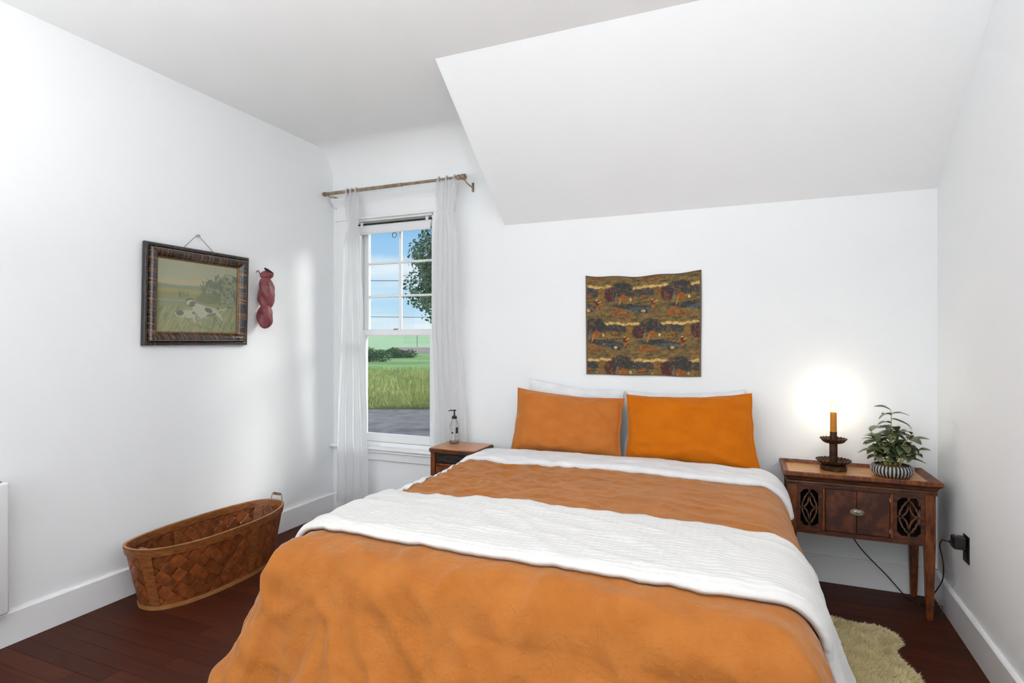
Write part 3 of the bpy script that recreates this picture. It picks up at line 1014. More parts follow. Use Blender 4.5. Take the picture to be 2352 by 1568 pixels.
# pillows
def pillow(name, label, mat, W, H, T, bl_, br_, tl_, tr_, seed, crease=0.006, sag=0.05):
    """corner points: bottom-left, bottom-right, top-left, top-right in world space"""
    bl_, br_, tl_, tr_ = map(Vector, (bl_, br_, tl_, tr_))
    c = (bl_ + br_ + tl_ + tr_) / 4
    root = thing(name, label, 'pillow', (c.x, c.y, min(bl_.z, br_.z)), 'pillows on the bed')
    nrm = (br_ - bl_).cross(tl_ - bl_).normalized()
    m = MB()
    nu, nv = 56, 40
    for side in (1, -1):
        def fn(u, v, side=side):
            a = u * 2 - 1; b = v * 2 - 1
            a2 = a * (1 - 0.045 * (1 - b * b) * a * a)
            sg = sag if b > 0 else 0.03
            b2 = b * (1 - sg * 2 * (1 - a * a) * b * b) + (0.035 * mnoise.noise(Vector((a * 2.6 + seed, 2.2, seed))) if b > 0 else 0.0) * abs(b) ** 3 * (1 - a ** 4)
            a2 += 0.02 * mnoise.noise(Vector((b * 2.4, seed, 4.1 * (1 if a > 0 else -1)))) * abs(a) ** 3
            uu = (a2 + 1) / 2; vv = (b2 + 1) / 2
            base = (bl_ * (1 - uu) + br_ * uu) * (1 - vv) + (tl_ * (1 - uu) + tr_ * uu) * vv
            t = T * (max(0.0, 1 - abs(a) ** 3.2) * max(0.0, 1 - abs(b) ** 2.8)) ** 0.55
            edge = min(1, 4 * (1 - max(abs(a), abs(b))))
            w = crease * (1 - abs(mnoise.noise(Vector((a * 2.2 + seed, b * 3.0, seed)))) * 2) * edge
            cr = max(0, abs(a) * abs(b) - 0.15)
            w += cr * 0.02 * mnoise.noise(Vector((a * 9 + b * 9 * (1 if a * b > 0 else -1), (a - b) * 2, seed))) * edge
            w += 0.01 * mnoise.noise(Vector((a * 2 + seed, b * 2, 3.3))) * edge
            fx_ = max(0.0, 1 - abs(mnoise.noise(Vector(((a - 0.9) * 2.0 + (b - 0.9) * 2.6, (a - b) * 0.9 + seed, 1.7)))) * 3.0)
            w += 0.010 * fx_ ** 2 * smooth(-0.3, 0.6, a + b) * edge
            w += 0.012 * mnoise.noise(Vector((a * 5 + seed, 7.7, b * 0.6))) * smooth(0.75, 1.0, abs(a)) * edge
            return base + nrm * (t + w if t > 0.002 else t) if side > 0 else base - nrm * t * 0.3
        m.grid(fn, nu, nv)
    o = m.build('pillowcase', mat, root, smooth=True, angle=None)
    md = o.modifiers.new('weld', 'WELD')
    md.merge_threshold = 0.0008
    # flat hem seam around the case
    pts = []
    K = 20
    def bd(a, b):
        a2 = a * (1 - 0.045 * (1 - b * b) * a * a)
        sg = sag if b > 0 else 0.03
        b2 = b * (1 - sg * 2 * (1 - a * a) * b * b) + (0.035 * mnoise.noise(Vector((a * 2.6 + seed, 2.2, seed))) if b > 0 else 0.0) * abs(b) ** 3 * (1 - a ** 4)
        a2 += 0.02 * mnoise.noise(Vector((b * 2.4, seed, 4.1 * (1 if a > 0 else -1)))) * abs(a) ** 3
        uu = (a2 + 1) / 2; vv = (b2 + 1) / 2
        return (bl_ * (1 - uu) + br_ * uu) * (1 - vv) + (tl_ * (1 - uu) + tr_ * uu) * vv
    for k in range(K): pts.append(bd(-1 + 2 * k / K, -1))
    for k in range(K): pts.append(bd(1, -1 + 2 * k / K))
    for k in range(K): pts.append(bd(1 - 2 * k / K, 1))
    for k in range(K): pts.append(bd(-1, 1 - 2 * k / K))
    MB().tube(pts, 0.003, 6, closed=True).build('seam', mat, root, smooth=True)
    return root
pillow('pillow', 'tan velvet pillow on the window side of the bed', M['velvet_l'], 0.7, 0.4, 0.088,
       (-1.43, 3.425, 0.665), (-0.70, 3.43, 0.665), (-1.435, 3.57, 1.082), (-0.705, 3.57, 1.035), 1.3, 0.014, 0.045)
pillow('pillow', 'amber velvet pillow on the lamp side of the bed', M['velvet_r'], 0.74, 0.4, 0.09,
       (-0.672, 3.425, 0.665), (0.085, 3.41, 0.66), (-0.69, 3.57, 1.062), (0.04, 3.57, 1.095), 4.1, 0.010, 0.05)
pillow('pillow', 'white pillow standing behind the tan velvet pillow', M['linen'], 0.72, 0.42, 0.045,
       (-1.40, 3.60, 0.66), (-0.735, 3.60, 0.66), (-1.395, 3.70, 1.14), (-0.735, 3.70, 1.075), 6.2, 0.006, 0.05)
pillow('pillow', 'white pillow standing behind the amber velvet pillow', M['linen'], 0.72, 0.42, 0.045,
       (-0.72, 3.60, 0.66), (0.01, 3.60, 0.66), (-0.705, 3.70, 1.075), (-0.0, 3.70, 1.105), 8.2, 0.006, 0.05)

# ------------------------------------------------------------------ carved table right of the bed
con = thing('console_table', 'scuffed walnut side table with fretwork panels and tray top', 'table', (0.55, 3.55, 0))
W = M['walnut']; LEGM = M['walnut_leg']
CX0, CX1, CY0, CY1 = 0.218, 0.880, 3.385, 3.715
ZA0, ZA1 = 0.385, 0.640                        # apron from and to
def leg(x0, x1, y0, y1):
    m = MB()
    zs = [(0.0, 0.30), (ZA0, 0.0), (ZA1, 0.0)]
    cx, cy = (x0 + x1) / 2, (y0 + y1) / 2
    vs = []
    for z, tp in ((0.0, 0.42), (0.045, 0.30), (ZA0 - 0.01, 0.0), (ZA1, 0.0)):
        for a, b in ((x0, y0), (x1, y0), (x1, y1), (x0, y1)):
            vs.append((cx + (a - cx) * (1 - tp), cy + (b - cy) * (1 - tp), z))
    fs = [(3, 2, 1, 0), (12, 13, 14, 15)]
    for i in range(3):
        for k in range(4):
            fs.append((i * 4 + k, i * 4 + (k + 1) % 4, i * 4 + 4 + (k + 1) % 4, i * 4 + 4 + k))
    m.add(vs, fs)
    o = m.build('leg', LEGM, con)
    bv = o.modifiers.new('b', 'BEVEL'); bv.width = 0.003; bv.segments = 1
    return o
for lx0, lx1 in ((CX0, CX0 + 0.044), (CX1 - 0.044, CX1)):
    for ly0, ly1 in ((CY0, CY0 + 0.044), (CY1 - 0.044, CY1)):
        leg(lx0, lx1, ly0, ly1)
# body panels
MB().box((CX0 + 0.044, CY1 - 0.025, ZA0), (CX1 - 0.044, CY1 - 0.015, ZA1)).build('back_panel', M['inside'], con)
MB().box((CX0 + 0.02, CY0 + 0.02, ZA0), (CX1 - 0.02, CY1 - 0.02, ZA0 + 0.012)).build('bottom_panel', M['inside'], con)
MB().box((CX0 + 0.01, CY0 + 0.044, ZA0), (CX0 + 0.02, CY1 - 0.044, ZA1)).build('side_panel', W, con)
sp = MB()                                     # right side has a window cut in it
sp.box((CX1 - 0.02, CY0 + 0.044, ZA0), (CX1 - 0.01, CY1 - 0.044, 0.415)).box((CX1 - 0.02, CY0 + 0.044, 0.615), (CX1 - 0.01, CY1 - 0.044, ZA1))
sp.box((CX1 - 0.02, CY0 + 0.044, 0.415), (CX1 - 0.01, CY0 + 0.075, 0.615)).box((CX1 - 0.02, CY1 - 0.075, 0.415), (CX1 - 0.01, CY1 - 0.044, 0.615))
sp.box((CX1 - 0.02, CY0 + 0.075, 0.505), (CX1 - 0.01, CY1 - 0.075, 0.517))
sp.build('side_panel', W, con)
for dx in (0.392, 0.692):
    MB().box((dx - 0.006, CY0 + 0.015, ZA0 + 0.012), (dx + 0.006, CY1 - 0.03, ZA1)).build('divider', M['inside'], con)
MB().prism([(CX0 + 0.044, CY0 + 0.006), (0.38, CY0 - 0.002), (0.70, CY0 - 0.002), (CX1 - 0.044, CY0 + 0.006), (CX1 - 0.044, CY0 + 0.03), (CX0 + 0.044, CY0 + 0.03)], 'z', ZA0 - 0.012, ZA0 + 0.012).build('bottom_rail', W, con)
MB().box((CX0 + 0.03, CY0 + 0.004, ZA1 - 0.018), (CX1 - 0.03, CY0 + 0.02, ZA1)).build('top_rail', W, con)
for sx in (0.388, 0.694):
    MB().box((sx - 0.007, CY0 - 0.003, ZA0 + 0.012), (sx + 0.007, CY0 + 0.014, ZA1 - 0.018), 0.003).build('stile', LEGM, con)
# fretwork: an octagonal cut-out frame with a pointed quatrefoil inside
def fret(x0, x1):
    z0, z1 = ZA0 + 0.012, ZA1 - 0.018
    y0, y1 = CY0 + 0.006, CY0 + 0.014
    fx0, fx1, fz0, fz1 = x0 + 0.017, x1 - 0.017, z0 + 0.016, z1 - 0.014
    ch = 0.02
    outer = [(x0, z0), (x1, z0), (x1, z1), (x0, z1)]
    oct_ = [(fx0 + ch, fz0), (fx1 - ch, fz0), (fx1, fz0 + ch), (fx1, fz1 - ch), (fx1 - ch, fz1), (fx0 + ch, fz1), (fx0, fz1 - ch), (fx0, fz0 + ch)]
    m = MB()
    vs = []
    for yy in (y0, y1):
        vs += [(a, yy, b) for a, b in outer] + [(a, yy, b) for a, b in oct_]
    ring = [(0, 1, 5, 4), (1, 6, 5), (1, 2, 7, 6), (2, 8, 7), (2, 3, 9, 8), (3, 10, 9), (3, 0, 11, 10), (0, 4, 11)]
    fs = list(ring) + [tuple(12 + i for i in f[::-1]) for f in ring]
    for i in range(8):
        a, b = 4 + i, 4 + (i + 1) % 8
        fs.append((a, b, 12 + b, 12 + a))
    for i in range(4):
        a, b = i, (i + 1) % 4
        fs.append((a, b, 12 + b, 12 + a))
    m.add(vs, fs)
    fp = m.build('fret_panel', W, con)
    cx, cz = (x0 + x1) / 2, (fz0 + fz1) / 2
    hw, hh = (fx1 - fx0) / 2, (fz1 - fz0) / 2
    yy = CY0 + 0.009
    bars = MB()
    up = (0, 1, 0)
    # oval outline with a nick on each flank
    pts = []
    for k in range(48):
        a = 2 * math.pi * k / 48
        nick = 1 - 0.10 * math.exp(-((abs(math.sin(2 * a)) - 0.9) / 0.12) ** 2)
        pts.append((cx + 0.80 * hw * math.cos(a) * nick, yy, cz + 0.80 * hh * math.sin(a) * nick))
    bars.tube(pts, 0, closed=True, flat=(0.0075, 0.008, up))
    # four-pointed star in the middle
    for sx in (-1, 1):
        for sz in (-1, 1):
            arc_ = []
            for k in range(11):
                t = k / 10
                q0 = Vector((cx + sx * 0.80 * hw, yy, cz)); q2 = Vector((cx, yy, cz + sz * 0.80 * hh)); q1 = Vector((cx + sx * 0.05 * hw, yy, cz + sz * 0.06 * hh))
                arc_.append(q0 * (1 - t) ** 2 + q1 * 2 * t * (1 - t) + q2 * t * t)
            bars.tube(arc_, 0, flat=(0.0075, 0.008, up))
    for a, b in (((fx0, cz), (cx - 0.78 * hw, cz)), ((cx + 0.78 * hw, cz), (fx1, cz)), ((cx, fz0), (cx, cz - 0.78 * hh)), ((cx, cz + 0.78 * hh), (cx, fz1))):
        bars.tube([(a[0], yy, a[1]), (b[0], yy, b[1])], 0, flat=(0.008, 0.008, up))
    bars.build('tracery', M['fret'], fp)
fret(CX0 + 0.044, 0.381)
fret(0.701, CX1 - 0.044)
for dx0, dx1 in ((0.397, 0.5395), (0.5405, 0.685)):
    MB().box((dx0, CY0 - 0.001, ZA0 + 0.014), (dx1, CY0 + 0.012, ZA1 - 0.02), 0.002).build('door', M['scuffed'], con)
for hz_ in (0.43, 0.59):
    MB().box((0.683, CY0 - 0.003, hz_ - 0.012), (0.690, CY0 + 0.004, hz_ + 0.012), 0.001).build('hinge', M['pewter'], con)
# oval pull
pu = MB().lathe([(0.0, 0.0), (0.028, 0.0), (0.0285, 0.003), (0.025, 0.005), (0.022, 0.0035), (0.016, 0.0035), (0.010, 0.007), (0.0, 0.0085)], n=28)
pu.v = [(0.541 + x * 1.15, CY0 - 0.0015 - z, 0.512 + yv * 0.56) for x, yv, z in pu.v]
pul = pu.build('pull_plate', M['pewter'], con, smooth=True, angle=30)
bp = [(0.541 + 0.022 * math.cos(a), CY0 - 0.010 - 0.003 * math.sin(a), 0.514 - 0.010 * math.sin(a)) for a in [k / 12 * math.pi for k in range(13)]]
MB().tube(bp, 0.0022, 6).build('bail', M['pewter'], pul, smooth=True)
# moulded edge and tray top
def ring_mould(name, prof, mat, x0=CX0, x1=CX1, y0=CY0, y1=CY1):
    m = MB()
    vs = []
    for o_, z in prof:
        vs += [(x0 - o_, y0 - o_, z), (x1 + o_, y0 - o_, z), (x1 + o_, y1 + min(o_, 0.008), z), (x0 - o_, y1 + min(o_, 0.008), z)]
    fs = []
    n = len(prof)
    for i in range(n - 1):
        for k in range(4):
            fs.append((i * 4 + k, i * 4 + (k + 1) % 4, i * 4 + 4 + (k + 1) % 4, i * 4 + 4 + k))
    fs.append((3, 2, 1, 0))
    fs.append(tuple((n - 1) * 4 + k for k in range(4)))
    m.add(vs, fs)
    return m.build(name, mat, con)
ring_mould('bead_moulding', [(0.0, 0.632), (0.006, 0.632), (0.007, 0.637), (0.004, 0.639), (0.008, 0.642), (0.005, 0.645), (0.008, 0.648), (0.006, 0.652), (0.0, 0.652)], M['fret'])
ring_mould('cove_moulding', [(0.0, 0.652), (0.006, 0.655), (0.009, 0.664), (0.014, 0.672), (0.022, 0.678), (0.024, 0.681), (0.024, 0.684), (0.0, 0.684)], W)
tx0, tx1, ty0, ty1 = CX0 - 0.026, CX1 + 0.026, CY0 - 0.026, CY1 + 0.008
MB().box((tx0 + 0.02, ty0 + 0.02, 0.682), (tx1 - 0.02, ty1 - 0.01, 0.686)).build('tray_panel', M['oak'], con)
def rim(name, p0, p1, w, inward):
    """raised tray border between two outer corners"""
    p0 = Vector(p0); p1 = Vector(p1); iv = Vector(inward)
    d = (p1 - p0).normalized()
    sect = [(0.0, 0.684), (0.0, 0.700), (0.006, 0.704), (w * 0.45, 0.697), (w, 0.687), (w, 0.684)]
    m = MB(); vs = []
    for p, sgn in ((p0, 1), (p1, -1)):
        for o_, z in sect:
            q = p + iv * o_ + d * (o_ * sgn)
            vs.append((q.x, q.y, z))
    n = len(sect)
    fs = [tuple(range(n)), tuple(range(2 * n - 1, n - 1, -1))] + [(i, n + i, n + (i + 1) % n, (i + 1) % n) for i in range(n)]
    return m.add(vs, fs).build(name, M['walnut_leg'], con)
rim('tray_rim', (tx0, ty0, 0), (tx1, ty0, 0), 0.022, (0, 1, 0))
rim('tray_rim', (tx1, ty0, 0), (tx1, ty1, 0), 0.042, (-1, 0, 0))
rim('tray_rim', (tx1, ty1, 0), (tx0, ty1, 0), 0.028, (0, -1, 0))
rim('tray_rim', (tx0, ty1, 0), (tx0, ty0, 0), 0.034, (1, 0, 0))
ZT = 0.686

# ------------------------------------------------------------------ candlestick lamp
LX, LY = 0.458, 3.575
lamp = thing('candle_lamp', 'rusty iron candlestick lamp with a glowing flame bulb', 'lamp', (LX, LY, ZT))
c0 = (LX, LY, ZT)
MB().lathe([(0.0, 0.0), (0.064, 0.0), (0.066, 0.002), (0.066, 0.026), (0.060, 0.030), (0.0, 0.030)], c0, 36).build('base_drum', M['rust'], lamp, smooth=True)
def flute(n, amp, r0):
    return lambda a, r, z: (r, z + amp * (max(0, r - r0) / 0.05) * math.cos(n * a))
def dish(name, zc, r, n):
    prof = [(0.018, 0.0), (r * 0.62, 0.002), (r * 0.8, 0.010), (r * 0.93, 0.022), (r, 0.026), (r * 0.99, 0.0275), (r * 0.9, 0.0235), (r * 0.78, 0.0125), (r * 0.6, 0.005), (0.018, 0.003)]
    MB().lathe(prof, (LX, LY, ZT + zc), 120, mod=flute(n, 0.0035, r * 0.55)).build(name, M['rust'], lamp, smooth=True, angle=60)
dish('drip_dish', 0.030, 0.088, 26)
MB().lathe([(0.0, 0.03), (0.0205, 0.03), (0.0205, 0.148), (0.0, 0.148)], c0, 24).build('column', M['rust'], lamp, smooth=True)
dish('drip_dish', 0.148, 0.068, 22)
MB().lathe([(0.0, 0.151), (0.0175, 0.151), (0.0175, 0.212), (0.0, 0.212)], c0, 24).build('socket', M['rust'], lamp, smooth=True)
M['candle'] = pmat('amber_candle_sleeve', lin(214, 146, 34), lin(198, 122, 20), scale=20, rough=0.5)
M['candle'].node_tree.nodes['Principled BSDF'].inputs['Subsurface Weight'].default_value = 0.3
M['candle'].node_tree.nodes['Principled BSDF'].inputs['Subsurface Radius'].default_value = (0.02, 0.01, 0.004)
cs_ = MB().lathe([(0.0, 0.212), (0.0168, 0.212), (0.0168, 0.318), (0.0150, 0.322), (0.0, 0.322)], c0, 24)
for k, a in enumerate((0.4, 2.2, 4.0, 5.4)):
    cs_.tube([(LX + 0.0168 * math.cos(a), LY + 0.0168 * math.sin(a), ZT + 0.318), (LX + 0.0172 * math.cos(a), LY + 0.0172 * math.sin(a), ZT + 0.285 - 0.01 * k)], [0.003, 0.002], 6)
cs_.build('candle_sleeve', M['candle'], lamp, smooth=True)
M['bulb_glow'] = emat('bulb_glow', (1.0, 0.9, 0.7, 1), 25.0)
M['bulb_glass'] = glassmat('bulb_glass', (1.0, 0.93, 0.72, 1), 0.05)
bulb = MB().lathe([(0.0, 0.322), (0.009, 0.322), (0.0125, 0.334), (0.0155, 0.348), (0.0145, 0.362), (0.0095, 0.382), (0.0045, 0.398), (0.0015, 0.408), (0.0, 0.409)], c0, 20).build('bulb', M['bulb_glass'], lamp, smooth=True)
MB().tube(spline([(LX - 0.004, LY, ZT + 0.326), (LX - 0.008, LY, ZT + 0.350), (LX - 0.002, LY, ZT + 0.372), (LX + 0.003, LY, ZT + 0.372), (LX + 0.008, LY, ZT + 0.350), (LX + 0.004, LY, ZT + 0.326)], 5), 0.0012, 6).build('filament', M['bulb_glow'], bulb, smooth=True)
bl_o, bl_l = add_light('bulb_light', 'POINT', (0, 0, 0.350), 1.4, (1.0, 0.98, 1.0))
bl_l.shadow_soft_size = 0.006
bl_o.parent = lamp

# ------------------------------------------------------------------ potted plant
PX, PY = 0.722, 3.520
plant = thing('potted_plant', 'leafy green pot plant in a ribbed black and white bowl', 'plant', (PX, PY, ZT))
def potmat():
    m, t, p = newmat('ribbed_pot')
    tcn = t.nodes.new('ShaderNodeTexCoord')
    at = t.nodes.new('ShaderNodeAttribute'); at.attribute_name = 'rib'
    nz = t.nodes.new('ShaderNodeTexNoise'); nz.inputs['Scale'].default_value = 90
    ad = t.nodes.new('ShaderNodeMath'); ad.operation = 'MULTIPLY_ADD'; ad.inputs[1].default_value = 0.9; 
    sb = t.nodes.new('ShaderNodeMath'); sb.operation = 'SUBTRACT'; sb.inputs[1].default_value = 0.45
    r = t.nodes.new('ShaderNodeValToRGB')
    r.color_ramp.elements[0].position = 0.45; r.color_ramp.elements[0].color = lin(24, 24, 26)
    r.color_ramp.elements[1].position = 0.72; r.color_ramp.elements[1].color = lin(178, 178, 182)
    t.links.new(tcn.outputs['Object'], nz.inputs['Vector'])
    t.links.new(nz.outputs['Fac'], sb.inputs[0])
    t.links.new(sb.outputs[0], ad.inputs[0]); t.links.new(at.outputs['Fac'], ad.inputs[2])
    t.links.new(ad.outputs[0], r.inputs[0]); t.links.new(r.outputs[0], p.inputs['Base Color'])
    p.inputs['Roughness'].default_value = 0.5
    return m
M['pot'] = potmat()
NR = 34
prof = [(0.0, 0.0), (0.064, 0.0), (0.080, 0.006), (0.094, 0.022), (0.0975, 0.040), (0.093, 0.056), (0.083, 0.064), (0.076, 0.062), (0.074, 0.052), (0.0, 0.052)]
def ribmod(a, r, z):
    k = 1.0 if 0.004 < z < 0.060 and r > 0.078 else 0.0
    return r + 0.0024 * k * math.cos(NR * a), z
po = MB().lathe(prof, (PX, PY, ZT), NR * 6, mod=ribmod).build('bowl', M['pot'], plant, smooth=True, angle=50)
rib = po.data.attributes.new('rib', 'FLOAT', 'POINT')
vals = []
for v in po.data.vertices:
    a = math.atan2(v.co.y, v.co.x)
    rr_ = math.hypot(v.co.x, v.co.y)
    inside = rr_ < 0.079
    vals.append(0.0 if inside else 0.5 + 0.5 * math.cos(NR * a))
rib.data.foreach_set('value', vals)
M['soil_moss'] = pmat('moss_soil', lin(96, 70, 26), lin(150, 120, 40), scale=60, rough=0.9, bump=0.8, bscale=80, bdist=0.004)
MB().lathe([(0.0, 0.060), (0.03, 0.059), (0.06, 0.056), (0.0745, 0.050)], (PX, PY, ZT), 24).build('soil', M['soil_moss'], plant, smooth=True)
M['leaf'] = pmat('leaf_green', lin(42, 60, 28), lin(104, 114, 74), scale=14, rough=0.35, spec=0.6, rand=0.35)
M['stem'] = pmat('stem_green', lin(150, 152, 70), lin(176, 170, 92), scale=20, rough=0.5)
def leaf_mesh(L, Wd, droop, seed):
    m = MB()
    nu, nv = 5, 9
    def fn(u, v):
        w = Wd * (math.sin(math.pi * min(1, v ** 0.85)) ** 0.75 if 0 < v < 1 else 0.02)
        a = u * 2 - 1
        ang = droop * v
        x = L * (math.sin(ang) / droop if abs(droop) > 1e-3 else v)
        z = -L * (1 - math.cos(ang)) / droop if abs(droop) > 1e-3 else 0
        return (x, a * w, z + abs(a) * w * 0.28 + 0.0015 * math.sin(v * 9 + seed))
    m.grid(fn, nu, nv)
    me = m.mesh('leaf', smooth=True)
    return me
leaf_meshes = [leaf_mesh(0.105, 0.024, 0.9, 1), leaf_mesh(0.095, 0.026, 1.25, 2), leaf_mesh(0.115, 0.022, 0.7, 3), leaf_mesh(0.088, 0.027, 1.0, 4)]
rp = random.Random(21)
st = []
base = Vector((PX, PY, ZT + 0.055))
stems = [  # direction of each shoot's tip, relative to the pot (x, y, z)
    (0.00, 0.01, 0.285), (-0.095, 0.00, 0.195), (0.085, -0.01, 0.195), (0.05, -0.055, 0.165), (-0.05, -0.05, 0.145), (0.0, 0.065, 0.20), (-0.075, 0.045, 0.155), (0.10, 0.04, 0.15), (-0.10, -0.02, 0.10), (0.10, -0.03, 0.105), (0.0, -0.02, 0.215)]
def place_leaf(p, az, pitch, sc, mi):
    o = link('leaf', leaf_meshes[mi], M['leaf'], plant)
    o.location = p - Vector(plant.location)
    o.rotation_euler = (rp.uniform(-0.35, 0.35), pitch, az)
    o.scale = (sc, sc, sc)
    if not o.modifiers:
        solidify(o, 0.0008, 0)
for si, t in enumerate(stems):
    tip = base + Vector(t) * 1.0
    tip.z = base.z + t[2] - 0.02
    b0 = base + Vector((t[0] * 0.25 + rp.uniform(-.012, .012), t[1] * 0.25 + rp.uniform(-.012, .012), -0.008))
    midp = (b0 + tip) / 2 + Vector((-t[0] * 0.18, -t[1] * 0.18, 0.02))
    pts = []
    for k in range(9):
        q = k / 8
        pts.append(b0 * (1 - q) ** 2 + midp * 2 * q * (1 - q) + tip * q * q)
    MB().tube(pts, [0.0032 - 0.0012 * k / 8 for k in range(9)], 6).build('stem', M['stem'], plant, smooth=True)
    ph = rp.uniform(0, 6.28)
    nl = 8 if t[2] > 0.18 else 6
    for k in range(nl):
        q = 0.42 + 0.58 * k / (nl - 1)
        p = b0 * (1 - q) ** 2 + midp * 2 * q * (1 - q) + tip * q * q
        az = ph + k * 2.4
        pitch = rp.uniform(-0.35, 0.15) - (0.45 if k == nl - 1 else 0)
        place_leaf(p, az, pitch, rp.uniform(0.75, 1.05), rp.randrange(4))
# three narrow leaves at the very top
tip = base + Vector((0.0, 0.01, 0.268))
MB().tube([tip, tip + Vector((-0.004, 0, 0.028))], 0.0016, 5).build('stem', M['stem'], plant)
for az, pitch in ((math.pi + 0.2, -0.55), (math.pi + 0.5, 0.0), (0.1, -0.25)):
    place_leaf(tip + Vector((0, 0, 0.026 if pitch < -0.5 else 0.008)), az, pitch, 0.75, 2)

# ------------------------------------------------------------------ cords, socket
cord1 = MB()
outlet = thing('wall_outlet', 'black outlet plate on the right wall with plug adapter', 'outlet', (XR(3.24), 3.24, 0.43))
xo = XR(3.24)
def on_right(lo, hi, bev=0.002):
    return MB().box((xo - hi[0], lo[1], lo[2]), (xo - lo[0], hi[1], hi[2]), bev)
on_right((0.0, 3.205, 0.365), (0.006, 3.278, 0.492), 0.002).build('cover_plate', M['black_plastic'], outlet)
on_right((0.006, 3.226, 0.381), (0.009, 3.257, 0.418), 0.001).build('socket', M['black_plastic'], outlet)
on_right((0.006, 3.226, 0.438), (0.009, 3.257, 0.476), 0.001).build('socket', M['black_plastic'], outlet)
plug = thing('plug_adapter', 'black dimmer plug pushed into the wall outlet', 'plug', (xo - 0.03, 3.24, 0.455))
on_right((0.0095, 3.215, 0.428), (0.058, 3.268, 0.484), 0.004).build('body', M['black_plastic'], plug)
on_right((0.0585, 3.236, 0.448), (0.070, 3.250, 0.462), 0.002).build('strain_relief', M['black_plastic'], plug)
on_right((0.036, 3.240, 0.4842), (0.046, 3.250, 0.4862), 0.0005).build('indicator', M['chrome'], plug)
cord = thing('lamp_cord', 'thin black lamp cord trailing behind the console to the outlet', 'cord', (0.8, 3.55, 0))
pa = spline([(LX + 0.05, 3.728, 0.60), (0.52, 3.722, 0.40), (0.60, 3.70, 0.24), (0.73, 3.69, 0.10), (0.81, 3.655, 0.012), (0.845, 3.60, 0.007), (0.86, 3.53, 0.02), (0.885, 3.47, 0.10),
             (0.905, 3.43, 0.17), (0.915, 3.41, 0.22), (0.905, 3.37, 0.31), (0.88, 3.325, 0.40), (0.875, 3.28, 0.445), (xo - 0.085, 3.25, 0.455), (xo - 0.070, 3.243, 0.455)], 8)
MB().tube(pa, 0.0030, 6).build('cable', M['black_plastic'], cord, smooth=True)
pa = spline([(0.86, 3.60, 0.006), (0.90, 3.55, 0.010), (0.928, 3.50, 0.045), (0.930, 3.475, 0.05), (0.925, 3.46, 0.02), (0.915, 3.44, 0.005)], 6)
MB().tube(pa, 0.0026, 6).build('cable_loop', M['black_plastic'], cord, smooth=True)

# ------------------------------------------------------------------ nightstand by the window
NX0, NX1, NY0, NY1, NZ = -2.005, -1.665, 3.365, 3.645, 0.668
ntb = thing('nightstand', 'small honey-topped nightstand with carved drawer by the window', 'nightstand', ((NX0 + NX1) / 2, (NY0 + NY1) / 2, 0))
def clipped(x0, x1, y0, y1, c):
    return [(x0 + c, y0), (x1 - c, y0), (x1, y0 + c), (x1, y1), (x0, y1), (x0, y0 + c)]
MB().prism(clipped(NX0 - 0.012, NX1 + 0.012, NY0 - 0.016, NY1, 0.02), 'z', NZ - 0.028, NZ - 0.006).build('top_moulding', M['walnut'], ntb)
MB().prism(clipped(NX0 - 0.004, NX1 + 0.004, NY0 - 0.008, NY1, 0.018), 'z', NZ - 0.006, NZ).build('top', M['honey'], ntb)
for x0 in (NX0, NX1 - 0.036):
    for y0 in (NY0, NY1 - 0.036):
        MB().box((x0, y0, 0), (x0 + 0.036, y0 + 0.036, NZ - 0.028), 0.005, 2).build('leg', M['walnut_leg'], ntb)
MB().box((NX0 + 0.006, NY0 + 0.036, 0.30), (NX0 + 0.02, NY1 - 0.03, NZ - 0.028)).build('side_panel', M['walnut'], ntb)
MB().box((NX1 - 0.02, NY0 + 0.036, 0.30), (NX1 - 0.006, NY1 - 0.03, NZ - 0.028)).build('side_panel', M['walnut'], ntb)
MB().box((NX0 + 0.036, NY1 - 0.02, 0.30), (NX1 - 0.036, NY1 - 0.008, NZ - 0.028)).build('back_panel', M['walnut'], ntb)
MB().box((NX0 + 0.036, NY0 + 0.012, 0.30), (NX1 - 0.036, NY1 - 0.02, 0.315)).build('shelf', M['walnut'], ntb)
cp = MB().box((NX0 + 0.038, NY0 + 0.012, 0.565), (NX1 - 0.038, NY0 + 0.026, NZ - 0.03), 0.002).build('carved_panel', M['black_carving'], ntb)
rl = [((NX0 + NX1) / 2 + 0.112 * math.cos(a) * min(1, 1.25), NY0 + 0.012, 0.603 + 0.024 * math.sin(a)) for a in [k / 32 * 6.283 for k in range(32)]]
MB().tube(rl, 0.003, 6, closed=True).build('carved_border', M['black_carving'], cp, smooth=True)
rn = random.Random(3)
cvx = (NX0 + NX1) / 2
for k in range(26):
    t = -1 + 2 * k / 25
    px_ = cvx + t * 0.098
    pz_ = 0.603 + 0.010 * math.sin(k * 2.1) * (1 - 0.5 * abs(t))
    s = 0.0075 * (1.1 - 0.4 * abs(t))
    lv = MB().lathe([(0.0, -s * 0.9), (s * 0.6, -s * 0.5), (s * 0.75, 0.0), (s * 0.5, s * 0.8), (0.0, s * 1.5)], n=8)
    a = rn.uniform(0, 6.28)
    lv.v = [(px_ + x * math.cos(a) - z * math.sin(a), NY0 + 0.012 + yv * 0.6, pz_ + x * math.sin(a) + z * math.cos(a)) for x, yv, z in lv.v]
    lv.build('carved_leaf', M['black_carving'], cp, smooth=True)
MB().box((NX0 + 0.038, NY0 + 0.006, 0.545), (NX1 - 0.038, NY0 + 0.026, 0.562), 0.005, 2).build('rail', M['walnut_leg'], ntb)
dr = MB().box((NX0 + 0.038, NY0 + 0.010, 0.33), (NX1 - 0.038, NY0 + 0.026, 0.542), 0.003).build('drawer_front', M['walnut_leg'], ntb)
